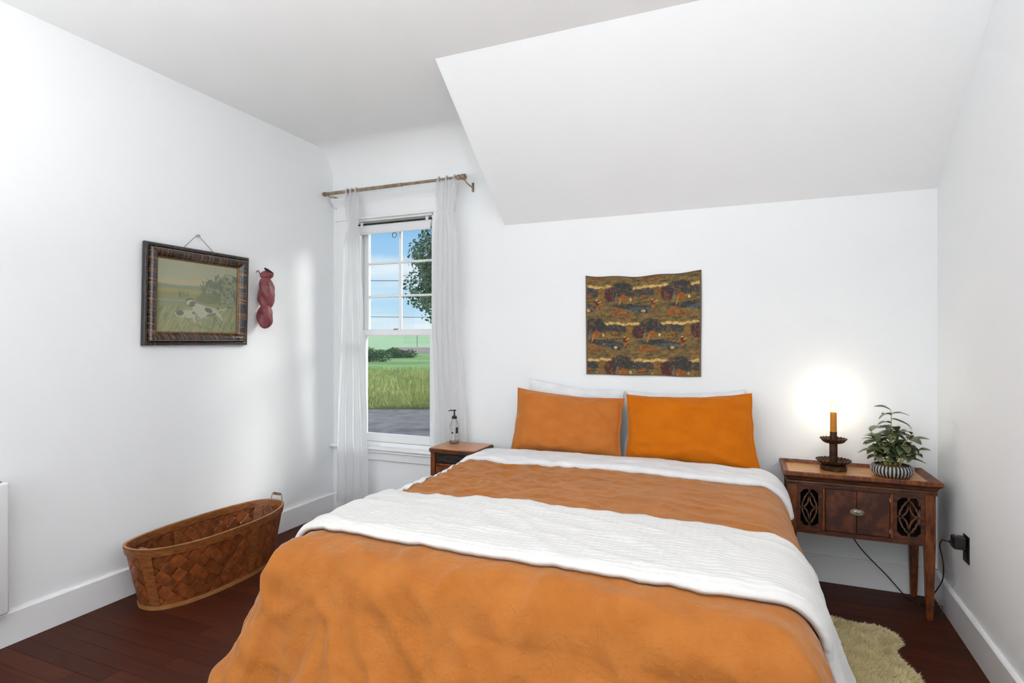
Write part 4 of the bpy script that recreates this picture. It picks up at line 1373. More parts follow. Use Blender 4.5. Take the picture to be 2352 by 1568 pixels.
MB().lathe([(0.0, 0), (0.01, 0), (0.006, 0.008), (0.012, 0.016), (0.008, 0.022), (0.0, 0.023)], n=14)
kb = MB().lathe([(0.0, 0), (0.01, 0), (0.006, 0.008), (0.012, 0.016), (0.008, 0.022), (0.0, 0.023)], n=14)
kb.v = [(cvx + x, NY0 + 0.010 - z, 0.44 + yv) for x, yv, z in kb.v]
kb.build('knob', M['pewter'], dr, smooth=True)

# ------------------------------------------------------------------ soap bottle
SX, SY = -1.930, 3.575
bt = thing('pump_bottle', 'clear pump bottle with black pump standing on the nightstand', 'bottle', (SX, SY, NZ))
M['clear'] = glassmat('clear_plastic', (0.93, 0.945, 0.95, 1), 0.08, 0.05)
c0 = (SX, SY, NZ)
MB().lathe([(0.0, 0.0), (0.030, 0.0), (0.034, 0.004), (0.0355, 0.012), (0.0355, 0.115), (0.033, 0.135), (0.026, 0.155), (0.017, 0.170), (0.0145, 0.176), (0.0145, 0.184), (0.0, 0.184)], c0, 28).build('body', M['clear'], bt, smooth=True)
MB().lathe([(0.0, 0.003), (0.031, 0.004), (0.0335, 0.012), (0.0335, 0.022), (0.0, 0.022)], c0, 24).build('soap', glassmat('soap_liquid', (0.82, 0.84, 0.85, 1), 0.02), bt, smooth=True)
MB().lathe([(0.0, 0.176), (0.018, 0.176), (0.0185, 0.192), (0.013, 0.197), (0.006, 0.200), (0.005, 0.232), (0.0, 0.232)], c0, 20).build('pump_collar', M['black_plastic'], bt, smooth=True)
nzl = MB().box((SX - 0.012, SY - 0.007, 0.232 + NZ), (SX + 0.012, SY + 0.007, 0.241 + NZ), 0.002)
nzl.tube([(SX, SY, NZ + 0.237), (SX - 0.03, SY - 0.012, NZ + 0.236), (SX - 0.04, SY - 0.016, NZ + 0.230)], [0.0045, 0.004, 0.003], 8)
nzl.build('pump_head', M['black_plastic'], bt, smooth=True)
MB().tube([(SX, SY, NZ + 0.18), (SX + 0.006, SY, NZ + 0.01)], 0.002, 6).build('dip_tube', M['white_plastic'], bt)
def curved_patch(a0, a1, z0, z1, r, n=10):
    m = MB()
    m.grid(lambda u, v: (SX + r * math.cos(a0 + (a1 - a0) * u), SY + r * math.sin(a0 + (a1 - a0) * u), NZ + z0 + (z1 - z0) * v), n, 3)
    return m
vd = math.atan2(-SY, -SX)                       # the printed face looks to the room
M['label_white'] = pmat('label_white', lin(214, 212, 206), rough=0.6)
M['label_black'] = pmat('label_black', lin(40, 40, 42), rough=0.6)
curved_patch(vd - 1.25, vd - 0.05, 0.030, 0.118, 0.0359).build('label', M['label_white'], bt, smooth=True)
curved_patch(vd + 0.28, vd + 0.80, 0.075, 0.118, 0.0361).build('label_block', M['label_black'], bt, smooth=True)
curved_patch(vd + 0.20, vd + 0.85, 0.032, 0.070, 0.0359).build('label', M['label_white'], bt, smooth=True)
# little horse-like mark and lines of print on the label
def mark(a0, a1, z0, z1):
    return curved_patch(vd + a0, vd + a1, z0, z1, 0.0363, 4)
mk = MB()
for a in ((-0.62, -0.22, 0.076, 0.086), (-0.70, -0.58, 0.084, 0.094), (-0.60, -0.52, 0.064, 0.077), (-0.34, -0.26, 0.064, 0.077), (-0.26, -0.18, 0.082, 0.090)):
    q = mark(*a); mk.add(q.v, q.f)
mk.build('printed_mark', M['label_black'], bt)
M['print_grey'] = pmat('label_print', lin(120, 118, 112), rough=0.6)
mk = MB()
for k in range(5):
    q = mark(-0.95, -0.15, 0.099 + k * 0.0036, 0.1005 + k * 0.0036); mk.add(q.v, q.f)
for k in range(7):
    q = mark(-0.95, -0.25, 0.034 + k * 0.0036, 0.0352 + k * 0.0036); mk.add(q.v, q.f)
for k in range(7):
    q = mark(0.28, 0.78, 0.038 + k * 0.004, 0.0393 + k * 0.004); mk.add(q.v, q.f)
mk.build('printed_text', M['print_grey'], bt)

# ------------------------------------------------------------------ woven basket
KX, KY, KH = -2.90, 2.385, 0.330
bk = thing('woven_basket', 'long oval woven splint basket on the floor by the left wall', 'basket', (KX, KY, 0))
M['splint'] = pmat('splint', lin(98, 48, 18), lin(148, 80, 36), scale=9, stretch=(3, 3, 3), rough=0.45, rand=0.22, bump=0.3, bscale=60, bdist=0.001, lo=0.3, hi=0.7)
M['hoop'] = pmat('basket_hoop', lin(112, 62, 28), lin(150, 90, 44), scale=12, stretch=(2, 2, 8), rough=0.45, bump=0.2, bscale=60, bdist=0.001)
M['hoop_inner'] = pmat('basket_hoop_pale', lin(150, 98, 52), lin(176, 124, 76), scale=14, rough=0.55)
M['splint_dark'] = pmat('splint_dark', lin(82, 38, 15), lin(124, 64, 28), scale=9, stretch=(3, 3, 3), rough=0.45, rand=0.3, bump=0.3, bscale=60, bdist=0.001, lo=0.3, hi=0.7)
def sup(th, n=2.35):
    c, s = math.cos(th), math.sin(th)
    return (math.copysign(abs(c) ** (2 / n), c), math.copysign(abs(s) ** (2 / n), s))
_tab = [0.0]
_N = 720
_prev = None
for k in range(_N + 1):
    a = sup(2 * math.pi * k / _N)
    q = (a[0] * 0.197, a[1] * 0.45)
    if _prev is not None:
        _tab.append(_tab[-1] + math.hypot(q[0] - _prev[0], q[1] - _prev[1]))
    _prev = q
PER = _tab[-1]
_tabn = np.array(_tab) / PER
def theta(s):
    s = s % 1.0
    return float(np.interp(s, _tabn, np.linspace(0, 2 * math.pi, _N + 1)))
def bk_pt(s, h, off=0.0):
    t = h / KH
    th = theta(s)
    c = sup(th)
    hw = 0.180 + 0.024 * t ** 0.9
    hl = 0.405 + 0.078 * t ** 1.0
    x, y = c[0] * hw, c[1] * hl
    nx, ny = c[0] / hw, c[1] / hl
    nx, ny = math.copysign(abs(nx) ** 1.0, nx), math.copysign(abs(ny) ** 1.0, ny)
    l = math.hypot(nx, ny)
    # rim dips gently along the sides, rises at the ends
    dz = 0.012 * (abs(c[1]) ** 3 - 0.4) * t
    return Vector((KX + x + nx / l * off, KY + y + ny / l * off, h + dz))
NS = 26
H0, H1 = 0.006, 0.318
cc = (H1 - H0) / PER
COLS = 3
KX_ = 2 * NS * cc                                # crossings along one strip
for sgn in (1, -1):
    for i in range(NS):
        m = MB()
        xs_ = []
        x = -0.5
        while x < KX_ + 0.5:
            xs_ += [x + 0.02, x + 0.10, x + 0.5, x + 0.90, x + 0.98]
            x += 1.0
        n = len(xs_) - 1
        vs = []
        hwid = 0.5 / NS - 0.0021
        for x in xs_:
            ph = math.cos(math.pi * x) * sgn
            o_ = 0.0021 * max(-1, min(1, ph * 3.0))
            for c_ in range(COLS):
                a = -hwid + 2 * hwid * c_ / (COLS - 1)
                t = min(1.0, max(0.0, (x - sgn * a * NS) / KX_))
                s = i / NS + sgn * t * cc + a
                h = H0 + (H1 - H0) * t
                vs.append(bk_pt(s, h, o_ - 0.0006))
                vs.append(bk_pt(s, h, o_ + 0.0006))
        fs = []
        w2 = COLS * 2
        for k in range(n):
            b = k * w2
            for c_ in range(COLS - 1):
                q = b + c_ * 2
                fs += [(q, q + 2, q + w2 + 2, q + w2), (q + 1, q + w2 + 1, q + w2 + 3, q + 3)]
            fs += [(b, b + w2, b + w2 + 1, b + 1), (b + w2 - 2, b + w2 - 1, b + 2 * w2 - 1, b + 2 * w2 - 2)]
        m.add(vs, fs)
        m.build('splint', M['splint'], bk)
def hoop(name, h0, h1, off0, off1, mat, n=120):
    m = MB(); vs = []
    for k in range(n):
        s = k / n
        for h, o_ in ((h0, off0), (h1, off0), (h1, off1), (h0, off1)):
            vs.append(bk_pt(s, h, o_))
    fs = []
    for k in range(n):
        b, b2 = k * 4, ((k + 1) % n) * 4
        for j in range(4):
            fs.append((b + j, b2 + j, b2 + (j + 1) % 4, b + (j + 1) % 4))
    m.add(vs, fs)
    return m.build(name, mat, bk, smooth=True, angle=30)
hoop('rim_hoop', 0.293, 0.330, 0.004, 0.0085, M['hoop'])
hoop('rim_hoop', 0.297, 0.331, -0.0085, -0.004, M['hoop'])
hoop('rim_binding', 0.3315, 0.3365, -0.006, 0.006, M['hoop_inner'])
hoop('base_hoop', 0.0, 0.022, 0.004, 0.009, M['hoop_inner'])
btm = MB(); vs = [bk_pt(k / 60, 0.008, -0.006) for k in range(60)] + [bk_pt(k / 60, 0.014, -0.006) for k in range(60)]
btm.add(vs, [tuple(range(60)), tuple(range(119, 59, -1))] + [(k, 60 + k, 60 + (k + 1) % 60, (k + 1) % 60) for k in range(60)])
btm.build('bottom', M['splint'], bk)
def stave(s0, off0, off1, w=0.0125):
    m = MB(); vs = []
    n = 8
    for k in range(n + 1):
        h = 0.004 + (0.326 - 0.004) * k / n
        for a in (-w, w):
            for e_ in (off0, off1):
                vs.append(bk_pt(s0 + a * (0.8 + 0.2 * k / n), h, e_))
    fs = []
    for k in range(n):
        b = k * 4
        fs += [(b, b + 2, b + 6, b + 4), (b + 1, b + 5, b + 7, b + 3), (b, b + 4, b + 5, b + 1), (b + 2, b + 3, b + 7, b + 6)]
    fs += [(0, 1, 3, 2), (n * 4, n * 4 + 2, n * 4 + 3, n * 4 + 1)]
    m.add(vs, fs)
    m.build('stave', M['hoop'], bk)
for s0 in (0.055, 0.30, 0.535, 0.785):
    stave(s0, 0.0045, 0.008)
    stave(s0, -0.008, -0.0045, 0.0118)
M['grip'] = pmat('grip_wood', lin(110, 78, 58), lin(150, 112, 86), scale=30, rough=0.6)
def handle(yc, up, xoff):
    """wire bail with a turned wooden grip on an end of the rim"""
    rx = 0.045
    e_ = 1 if yc > KY else -1
    yr = bk_pt(0.25 if e_ > 0 else 0.75, 0.31).y
    zc = 0.338
    if up:
        g0, g1 = Vector((KX + xoff - 0.032, yr + 0.004, zc + 0.045)), Vector((KX + xoff + 0.032, yr + 0.004, zc + 0.045))
        a0, a1 = Vector((KX + xoff - rx, yr, zc - 0.02)), Vector((KX + xoff + rx, yr, zc - 0.02))
    else:
        g0, g1 = Vector((KX + xoff - 0.032, yr + 0.055, zc - 0.018)), Vector((KX + xoff + 0.032, yr + 0.055, zc - 0.018))
        a0, a1 = Vector((KX + xoff - rx, yr + 0.012, zc - 0.012)), Vector((KX + xoff + rx, yr + 0.012, zc - 0.012))
    w = MB().tube(spline([a0, (a0 * 0.4 + g0 * 0.6) + Vector((-0.008, 0, 0)), g0, g1, (a1 * 0.4 + g1 * 0.6) + Vector((0.008, 0, 0)), a1], 5), 0.0017, 6)
    wo2 = w.build('handle_wire', M['dark_metal'], bk, smooth=True)
    pts = [g0 + (g1 - g0) * k / 8 for k in range(9)]
    MB().tube(pts, [0.0065, 0.0088, 0.0085, 0.009, 0.0092, 0.009, 0.0085, 0.0088, 0.0065], 12).build('grip', M['grip'], wo2, smooth=True)
handle(KY + 0.5, True, 0.01)
handle(KY - 0.5, False, 0.02)

# ------------------------------------------------------------------ paint helpers for flat prints
def vnoise(x, y, seed=0):
    xi = np.floor(x).astype(np.int64); yi = np.floor(y).astype(np.int64)
    xf = x - xi; yf = y - yi
    def h(a, b):
        n = (a * 374761393 + b * 668265263 + seed * 974634777) & 0x7fffffff
        n = ((n ^ (n >> 13)) * 1274126177) & 0x7fffffff
        return ((n ^ (n >> 16)) & 0xffff) / 65535.0
    u = xf * xf * (3 - 2 * xf); v = yf * yf * (3 - 2 * yf)
    return (h(xi, yi) * (1 - u) + h(xi + 1, yi) * u) * (1 - v) + (h(xi, yi + 1) * (1 - u) + h(xi + 1, yi + 1) * u) * v
def fnoise(x, y, seed=0, oct=4):
    a, s, t = 1.0, 0.0, 0.0
    for k in range(oct):
        s = s + a * vnoise(x, y, seed + k); t += a
        x, y, a = x * 2.03, y * 2.03, a * 0.55
    return s / t
def L3(r, g, b):
    return np.array(lin(r, g, b)[:3])
def sstep(a, b, x):
    t = np.clip((x - a) / (b - a), 0, 1)
    return t * t * (3 - 2 * t)
class Paint:
    def __init__(self, nx, ny):
        self.nx, self.ny = nx, ny
        u, v = np.meshgrid(np.linspace(0, 1, nx), np.linspace(0, 1, ny))
        self.u, self.v = u, v            # v measured from the top down
        self.c = np.zeros((ny, nx, 3))
    def put(self, mask, col):
        m = np.clip(mask, 0, 1)[..., None]
        self.c = self.c * (1 - m) + np.asarray(col) * m
    def blob(self, cx, cy, rx, ry, col, rot=0.0, soft=0.12, rough=0.0, seed=0, uu=None, vv=None):
        u = self.u if uu is None else uu; v = self.v if vv is None else vv
        dx, dy = u - cx, v - cy
        c, s = math.cos(rot), math.sin(rot)
        a, b = (dx * c + dy * s) / rx, (-dx * s + dy * c) / ry
        d = np.sqrt(a * a + b * b)
        if rough:
            d = d + rough * (fnoise(self.u * 60, self.v * 60, seed) - 0.5) * 2
        self.put(1 - sstep(1 - soft, 1 + soft, d), col)
    def poly(self, pts, col, soft=0.004):
        u, v = self.u, self.v
        inside = np.zeros(u.shape, bool)
        n = len(pts)
        for i in range(n):
            x0, y0 = pts[i]; x1, y1 = pts[(i + 1) % n]
            cond = ((y0 > v) != (y1 > v))
            xx = (x1 - x0) * (v - y0) / ((y1 - y0) if abs(y1 - y0) > 1e-9 else 1e-9) + x0
            inside ^= cond & (u < xx)
        self.put(inside.astype(float), col)
    def stroke(self, pts, w, col):
        d = np.full(self.u.shape, 9.0)
        for (x0, y0), (x1, y1) in zip(pts[:-1], pts[1:]):
            ex, ey = x1 - x0, y1 - y0
            t = np.clip(((self.u - x0) * ex + (self.v - y0) * ey) / (ex * ex + ey * ey + 1e-9), 0, 1)
            d = np.minimum(d, np.hypot(self.u - x0 - t * ex, self.v - y0 - t * ey))
        self.put(1 - sstep(w * 0.6, w, d), col)
def colour_sheet(name, mat, parent, paint, fn, thick):
    """grid mesh carrying the painted colours; fn(u, v_down) -> world point"""
    nx, ny = paint.nx, paint.ny
    m = MB()
    m.grid(lambda a, b: fn(a, b), nx, ny)
    o = m.build(name, mat, parent, smooth=True, angle=None)
    at = o.data.color_attributes.new('Col', 'FLOAT_COLOR', 'POINT')
    rgba = np.concatenate([np.clip(paint.c, 0, 1).reshape(-1, 3), np.ones((nx * ny, 1))], axis=1)
    at.data.foreach_set('color', rgba.astype(np.float32).ravel())
    return o

# ------------------------------------------------------------------ framed picture on the left wall
P = Paint(230, 184)
u, v = P.u, P.v
n1 = fnoise(u * 5, v * 6, 3)
P.c[:] = L3(188, 184, 156)
P.c = P.c + (n1[..., None] - 0.5) * np.array([0.10, 0.09, 0.05])
P.put(sstep(0.22, 0.29, v) * (1 - sstep(0.31, 0.34, v)), L3(214, 188, 142))
hz_line = 0.335 + 0.012 * np.sin(u * 7)
P.put(sstep(hz_line - 0.006, hz_line + 0.006, v), L3(132, 140, 116))
P.put(sstep(0.385, 0.40, v), L3(172, 158, 84))
P.put(sstep(0.44, 0.47, v + 0.03 * (n1 - 0.5)), L3(150, 142, 74))
g = fnoise(u * 22 + v * 30, v * 8, 9)
P.put(sstep(0.50, 0.56, v + 0.05 * (g - 0.5)), L3(128, 132, 86))
P.put((sstep(0.535, 0.545, v) * (1 - sstep(0.575, 0.585, v))) * (u < 0.36), L3(146, 160, 150))
gr = fnoise((u + v * 0.45) * 60, v * 9, 12)
P.put(sstep(0.57, 0.62, v) * 1.0, L3(150, 150, 98))
P.put(sstep(0.62, 0.70, v) * sstep(0.52, 0.70, gr) * 0.8, L3(190, 186, 132))
P.put(sstep(0.60, 0.66, v) * (1 - sstep(0.30, 0.44, gr)) * 0.7, L3(84, 98, 66))
P.put(sstep(0.72, 0.95, v) * (1 - sstep(0.05, 0.40, u)) * 0.5, L3(180, 158, 90))
lf = fnoise(u * 34, v * 34, 21)
bush = 1 - sstep(0.8, 1.15, np.sqrt(((u - 0.86) / 0.30) ** 2 + ((v - 0.38) / 0.24) ** 2) + (lf - 0.5) * 1.1)
P.put(bush * 0.9, L3(112, 124, 98))
P.put(bush * sstep(0.52, 0.66, lf), L3(150, 158, 116))
P.put(bush * (1 - sstep(0.34, 0.46, lf)), L3(46, 62, 54))
P.put((1 - sstep(0.85, 1.1, np.sqrt(((u - 0.70) / 0.12) ** 2 + ((v - 0.30) / 0.06) ** 2) + (lf - 0.5) * 0.8)) * 0.8, L3(58, 72, 66))
P.put((1 - sstep(0.9, 1.1, np.sqrt(((u - 0.63) / 0.16) ** 2 + ((v - 0.50) / 0.09) ** 2) + (lf - 0.5) * 0.5)) * 0.75, L3(74, 92, 56))
rs_ = random.Random(8)
for k in range(16):
    x0, y0 = rs_.uniform(0.24, 0.36), rs_.uniform(0.46, 0.52)
    P.stroke([(x0, y0), (x0 + rs_.uniform(0.0, 0.02), y0 - rs_.uniform(0.02, 0.07))], 0.004, L3(70, 78, 46))
for k in range(12):
    x0, y0 = rs_.uniform(0.50, 0.60), rs_.uniform(0.24, 0.42)
    P.stroke([(0.57, 0.42), (x0, y0)], 0.004, L3(64, 80, 66))
white = L3(212, 204, 184); dk = L3(58, 58, 56); mid_ = L3(150, 146, 130)
# standing dog behind
P.poly([(0.40, 0.60), (0.47, 0.585), (0.55, 0.61), (0.64, 0.645), (0.72, 0.665), (0.745, 0.70), (0.71, 0.735), (0.62, 0.74), (0.55, 0.79), (0.50, 0.83), (0.485, 0.80), (0.46, 0.74), (0.42, 0.70)], white)
P.poly([(0.69, 0.70), (0.75, 0.69), (0.79, 0.76), (0.82, 0.83), (0.80, 0.84), (0.765, 0.775), (0.70, 0.735)], white)
P.blob(0.62, 0.675, 0.055, 0.035, dk, 0.5)
P.blob(0.66, 0.74, 0.07, 0.022, L3(96, 100, 92), -0.3)
P.stroke([(0.735, 0.68), (0.80, 0.655), (0.86, 0.635)], 0.010, white)
P.stroke([(0.55, 0.625), (0.66, 0.64), (0.73, 0.655)], 0.008, white)
P.blob(0.385, 0.575, 0.060, 0.062, dk)
P.poly([(0.335, 0.565), (0.39, 0.535), (0.45, 0.555), (0.40, 0.575), (0.37, 0.62), (0.34, 0.61)], white)
P.blob(0.41, 0.60, 0.035, 0.045, L3(78, 76, 70), 0.4)
# crouching dog in front
P.poly([(0.20, 0.735), (0.27, 0.70), (0.34, 0.695), (0.42, 0.685), (0.46, 0.72), (0.45, 0.78), (0.46, 0.87), (0.435, 0.87), (0.42, 0.80), (0.36, 0.80), (0.29, 0.79), (0.22, 0.775)], white)
P.blob(0.265, 0.735, 0.045, 0.038, dk, -0.2)
P.blob(0.43, 0.725, 0.018, 0.02, L3(104, 84, 66))
P.stroke([(0.45, 0.72), (0.47, 0.79), (0.50, 0.86)], 0.008, mid_)
for k in range(60):
    x0, y0 = rs_.uniform(0.22, 0.98), rs_.uniform(0.83, 1.0)
    c = L3(176, 172, 116) if k % 2 else L3(72, 88, 56)
    P.stroke([(x0, y0), (x0 - rs_.uniform(0.03, 0.10), y0 - rs_.uniform(0.04, 0.10))], 0.0035, c)
P.c = P.c * 0.72 + L3(214, 206, 170) * 0.28
FY0, FY1, FZ0, FZ1 = 2.122, 2.836, 1.376, 1.967
FX = XL
pf = thing('framed_picture', 'old print of two hunting dogs in a striped wooden frame', 'picture', (FX, (FY0 + FY1) / 2, FZ0))
def frame_mat():
    m, t, p = newmat('striped_frame_wood')
    L = t.links
    uv = t.nodes.new('ShaderNodeTexCoord')
    mpn = t.nodes.new('ShaderNodeMapping')
    mpn.inputs['Scale'].default_value = (48, 1.2, 1)
    nz = t.nodes.new('ShaderNodeTexNoise')
    nz.inputs['Scale'].default_value = 1.6
    nz.inputs['Detail'].default_value = 3
    r = t.nodes.new('ShaderNodeValToRGB')
    r.color_ramp.elements[0].position = 0.48; r.color_ramp.elements[0].color = lin(34, 25, 24)
    r.color_ramp.elements[1].position = 0.68; r.color_ramp.elements[1].color = lin(132, 82, 40)
    L.new(uv.outputs['UV'], mpn.inputs[0]); L.new(mpn.outputs[0], nz.inputs['Vector'])
    L.new(nz.outputs['Fac'], r.inputs[0]); L.new(r.outputs[0], p.inputs['Base Color'])
    p.inputs['Roughness'].default_value = 0.22
    p.inputs['Coat Weight'].default_value = 0.5
    p.inputs['Coat Roughness'].default_value = 0.1
    return m
M['frame_stripe'] = frame_mat()
M['frame_dark'] = pmat('frame_dark', lin(32, 28, 28), lin(54, 46, 42), scale=20, rough=0.25, coat=0.4)
M['gilt'] = pmat('gilt_slip', lin(112, 80, 40), lin(140, 100, 54), scale=40, metal=0.4, rough=0.4)
TILT = 0.03                                     # leans off the wall at the top
def fp(y, z, x):
    return (FX + x + (z - FZ0) * TILT + 0.003, y, z)
def frame_part(name, sect, mat, uvs=False):
    """sect [(inset, height)] mitred round the picture, four rails as separate parts"""
    cor = [(FY0, FZ0, 1, 1), (FY1, FZ0, -1, 1), (FY1, FZ1, -1, -1), (FY0, FZ1, 1, -1)]
    for k in range(4):
        a, b = cor[k], cor[(k + 1) % 4]
        vs = [fp(a[0] + a[2] * i_, a[1] + a[3] * i_, h_) for i_, h_ in sect] + [fp(b[0] + b[2] * i_, b[1] + b[3] * i_, h_) for i_, h_ in sect]
        n = len(sect)
        fs = [tuple(range(n)), tuple(range(2 * n - 1, n - 1, -1))] + [(i, n + i, n + (i + 1) % n, (i + 1) % n) for i in range(n)]
        m = MB().add(vs, fs)
        o = m.build(name, mat, pf, smooth=True, angle=35)
        if uvs:
            uvl = o.data.uv_layers.new(name='UVMap')
            org = pf.location
            for lp in o.data.loops:
                c = o.data.vertices[lp.vertex_index].co
                al = c.y if k % 2 == 0 else c.z
                ac = (c.z if k % 2 == 0 else c.y)
                uvl.data[lp.index].uv = (al * 1.0 + ac * 0.25 + k * 3.1, ac + k)
frame_part('outer_moulding', [(0.0, 0.0), (0.0, 0.020), (0.004, 0.026), (0.012, 0.028), (0.018, 0.026), (0.022, 0.022), (0.022, 0.0)], M['frame_dark'])
frame_part('frame_rail', [(0.022, 0.0), (0.022, 0.024), (0.026, 0.038), (0.034, 0.046), (0.044, 0.047), (0.056, 0.041), (0.068, 0.030), (0.074, 0.022), (0.074, 0.0)], M['frame_stripe'], True)
frame_part('gilt_slip', [(0.074, 0.004), (0.074, 0.021), (0.079, 0.018), (0.083, 0.014), (0.083, 0.004)], M['gilt'])
M['print'] = colattr_mat('picture_print', rough=0.4, spec=0.4)
colour_sheet('print', M['print'], pf, P, lambda a, b: fp(FY0 + 0.083 + (FY1 - FY0 - 0.166) * a, FZ1 - 0.083 - (FZ1 - FZ0 - 0.166) * b, 0.010), 0.002)
MB().add([fp(FY0 + .08, FZ0 + .08, 0.0135), fp(FY1 - .08, FZ0 + .08, 0.0135), fp(FY1 - .08, FZ1 - .08, 0.0135), fp(FY0 + .08, FZ1 - .08, 0.0135),
          fp(FY0 + .08, FZ0 + .08, 0.0155), fp(FY1 - .08, FZ0 + .08, 0.0155), fp(FY1 - .08, FZ1 - .08, 0.0155), fp(FY0 + .08, FZ1 - .08, 0.0155)],
         [(3, 2, 1, 0), (4, 5, 6, 7), (0, 1, 5, 4), (1, 2, 6, 5), (2, 3, 7, 6), (3, 0, 4, 7)]).build('glass_pane', M['glass'], pf)
MB().box((FX + 0.001, FY0 + 0.03, FZ0 + 0.03), (FX + 0.003, FY1 - 0.03, FZ1 - 0.03)).build('backing_board', M['fret'], pf)
nl = thing('wall_nail', 'bent nail in the left wall holding the picture wire', 'nail', (FX, 2.465, 2.055))
MB().tube([(FX - 0.005, 2.475, 2.050), (FX + 0.028, 2.470, 2.054), (FX + 0.034, 2.469, 2.056)], [0.0035, 0.0035, 0.005], 8).build('shank', M['chrome'], nl, smooth=True)
wr = spline([fp(2.35, FZ1 - 0.02, 0.004), (FX + 0.018, 2.42, 2.015), (FX + 0.019, 2.467, 2.0615), (FX + 0.018, 2.52, 2.015), fp(2.60, FZ1 - 0.02, 0.004)], 4)
MB().tube([wr[0], wr[8], wr[16]], 0.0016, 6).build('hanging_wire', M['dark_metal'], pf, smooth=True)
wb_ = MB()
wb_.tube([wr[0], wr[8]], 0.0018, 6)

# ------------------------------------------------------------------ twisted red bundle beside the picture
M['red_skin'] = pmat('wine_red_leather', lin(104, 40, 44), lin(150, 82, 88), scale=14, rough=0.48, spec=0.5, bump=0.6, bscale=34, bstretch=(1, 1, 0.5), bdist=0.006, lo=0.3, hi=0.7)
M['dark_hole'] = pmat('dark_purple_inside', lin(40, 30, 46), rough=0.8)
TX, TY = XL + 0.066, 2.955
bd = thing('red_bundle', 'twisted wine-red hanging bundle on the wall beside the picture', 'ornament', (TX, TY, 1.50))
def lobe(name, z0, z1, r, seed, dy0, dy1, twist, blunt0=0.5, blunt1=0.5):
    m = MB()
    n, k = 40, 22
    def fn(a, t):
        z = z0 + (z1 - z0) * t
        rr_ = r * (max(0.0, math.sin(math.pi * (0.004 + 0.992 * t))) ** 0.40)
        ang = a * 2 * math.pi
        tw = ang + twist * t
        cre = -0.22 * max(0, math.cos(tw)) ** 6 - 0.12 * max(0, math.cos(tw * 2 + 1.2)) ** 8 - 0.07 * max(0, math.cos(tw * 3 + 0.4)) ** 8
        w = 1 + cre + 0.09 * mnoise.noise(Vector((math.cos(ang) * 1.5 + seed, math.sin(ang) * 1.5, t * 3)))
        w += 0.05 * mnoise.noise(Vector((math.cos(tw) * 5 + seed, math.sin(tw) * 5, t * 4)))
        dy = dy0 + (dy1 - dy0) * t
        return (TX + rr_ * w * math.cos(ang) * 0.92, TY + dy + rr_ * w * math.sin(ang), z)
    m.grid(fn, n, k, closed_u=True)
    m.f.append(tuple(range(n - 1, -1, -1)))
    m.f.append(tuple((k - 1) * n + i for i in range(n)))
    return m.build(name, M['red_skin'], bd, smooth=True, angle=None)
lobe('lower_lobe', 1.490, 1.662, 0.056, 1.0, -0.004, -0.004, 2.2)
lobe('middle_lobe', 1.622, 1.852, 0.062, 5.0, 0.010, 0.002, 3.4)
lobe('collar', 1.832, 1.896, 0.046, 9.0, 0.006, 0.020, 1.0)
rc_ = MB().lathe([(0.0, -0.004), (0.034, -0.004), (0.036, 0.002), (0.030, 0.003), (0.027, -0.001), (0.0, -0.002)], n=24)
tl_ = Matrix.Rotation(R(-28), 3, 'X') @ Matrix.Rotation(R(18), 3, 'Y')
rc_.v = [tuple(tl_ @ Vector(q) + Vector((TX + 0.008, TY + 0.024, 1.893))) for q in rc_.v]
rc_.build('rolled_core', M['dark_hole'], bd, smooth=True, angle=30)
MB().tube([(XL + 0.002, TY - 0.02, 1.885), (XL + 0.02, TY - 0.02, 1.895), (XL + 0.03, TY - 0.01, 1.87)], 0.003, 6).build('cord_loop', M['dark_metal'], bd, smooth=True)

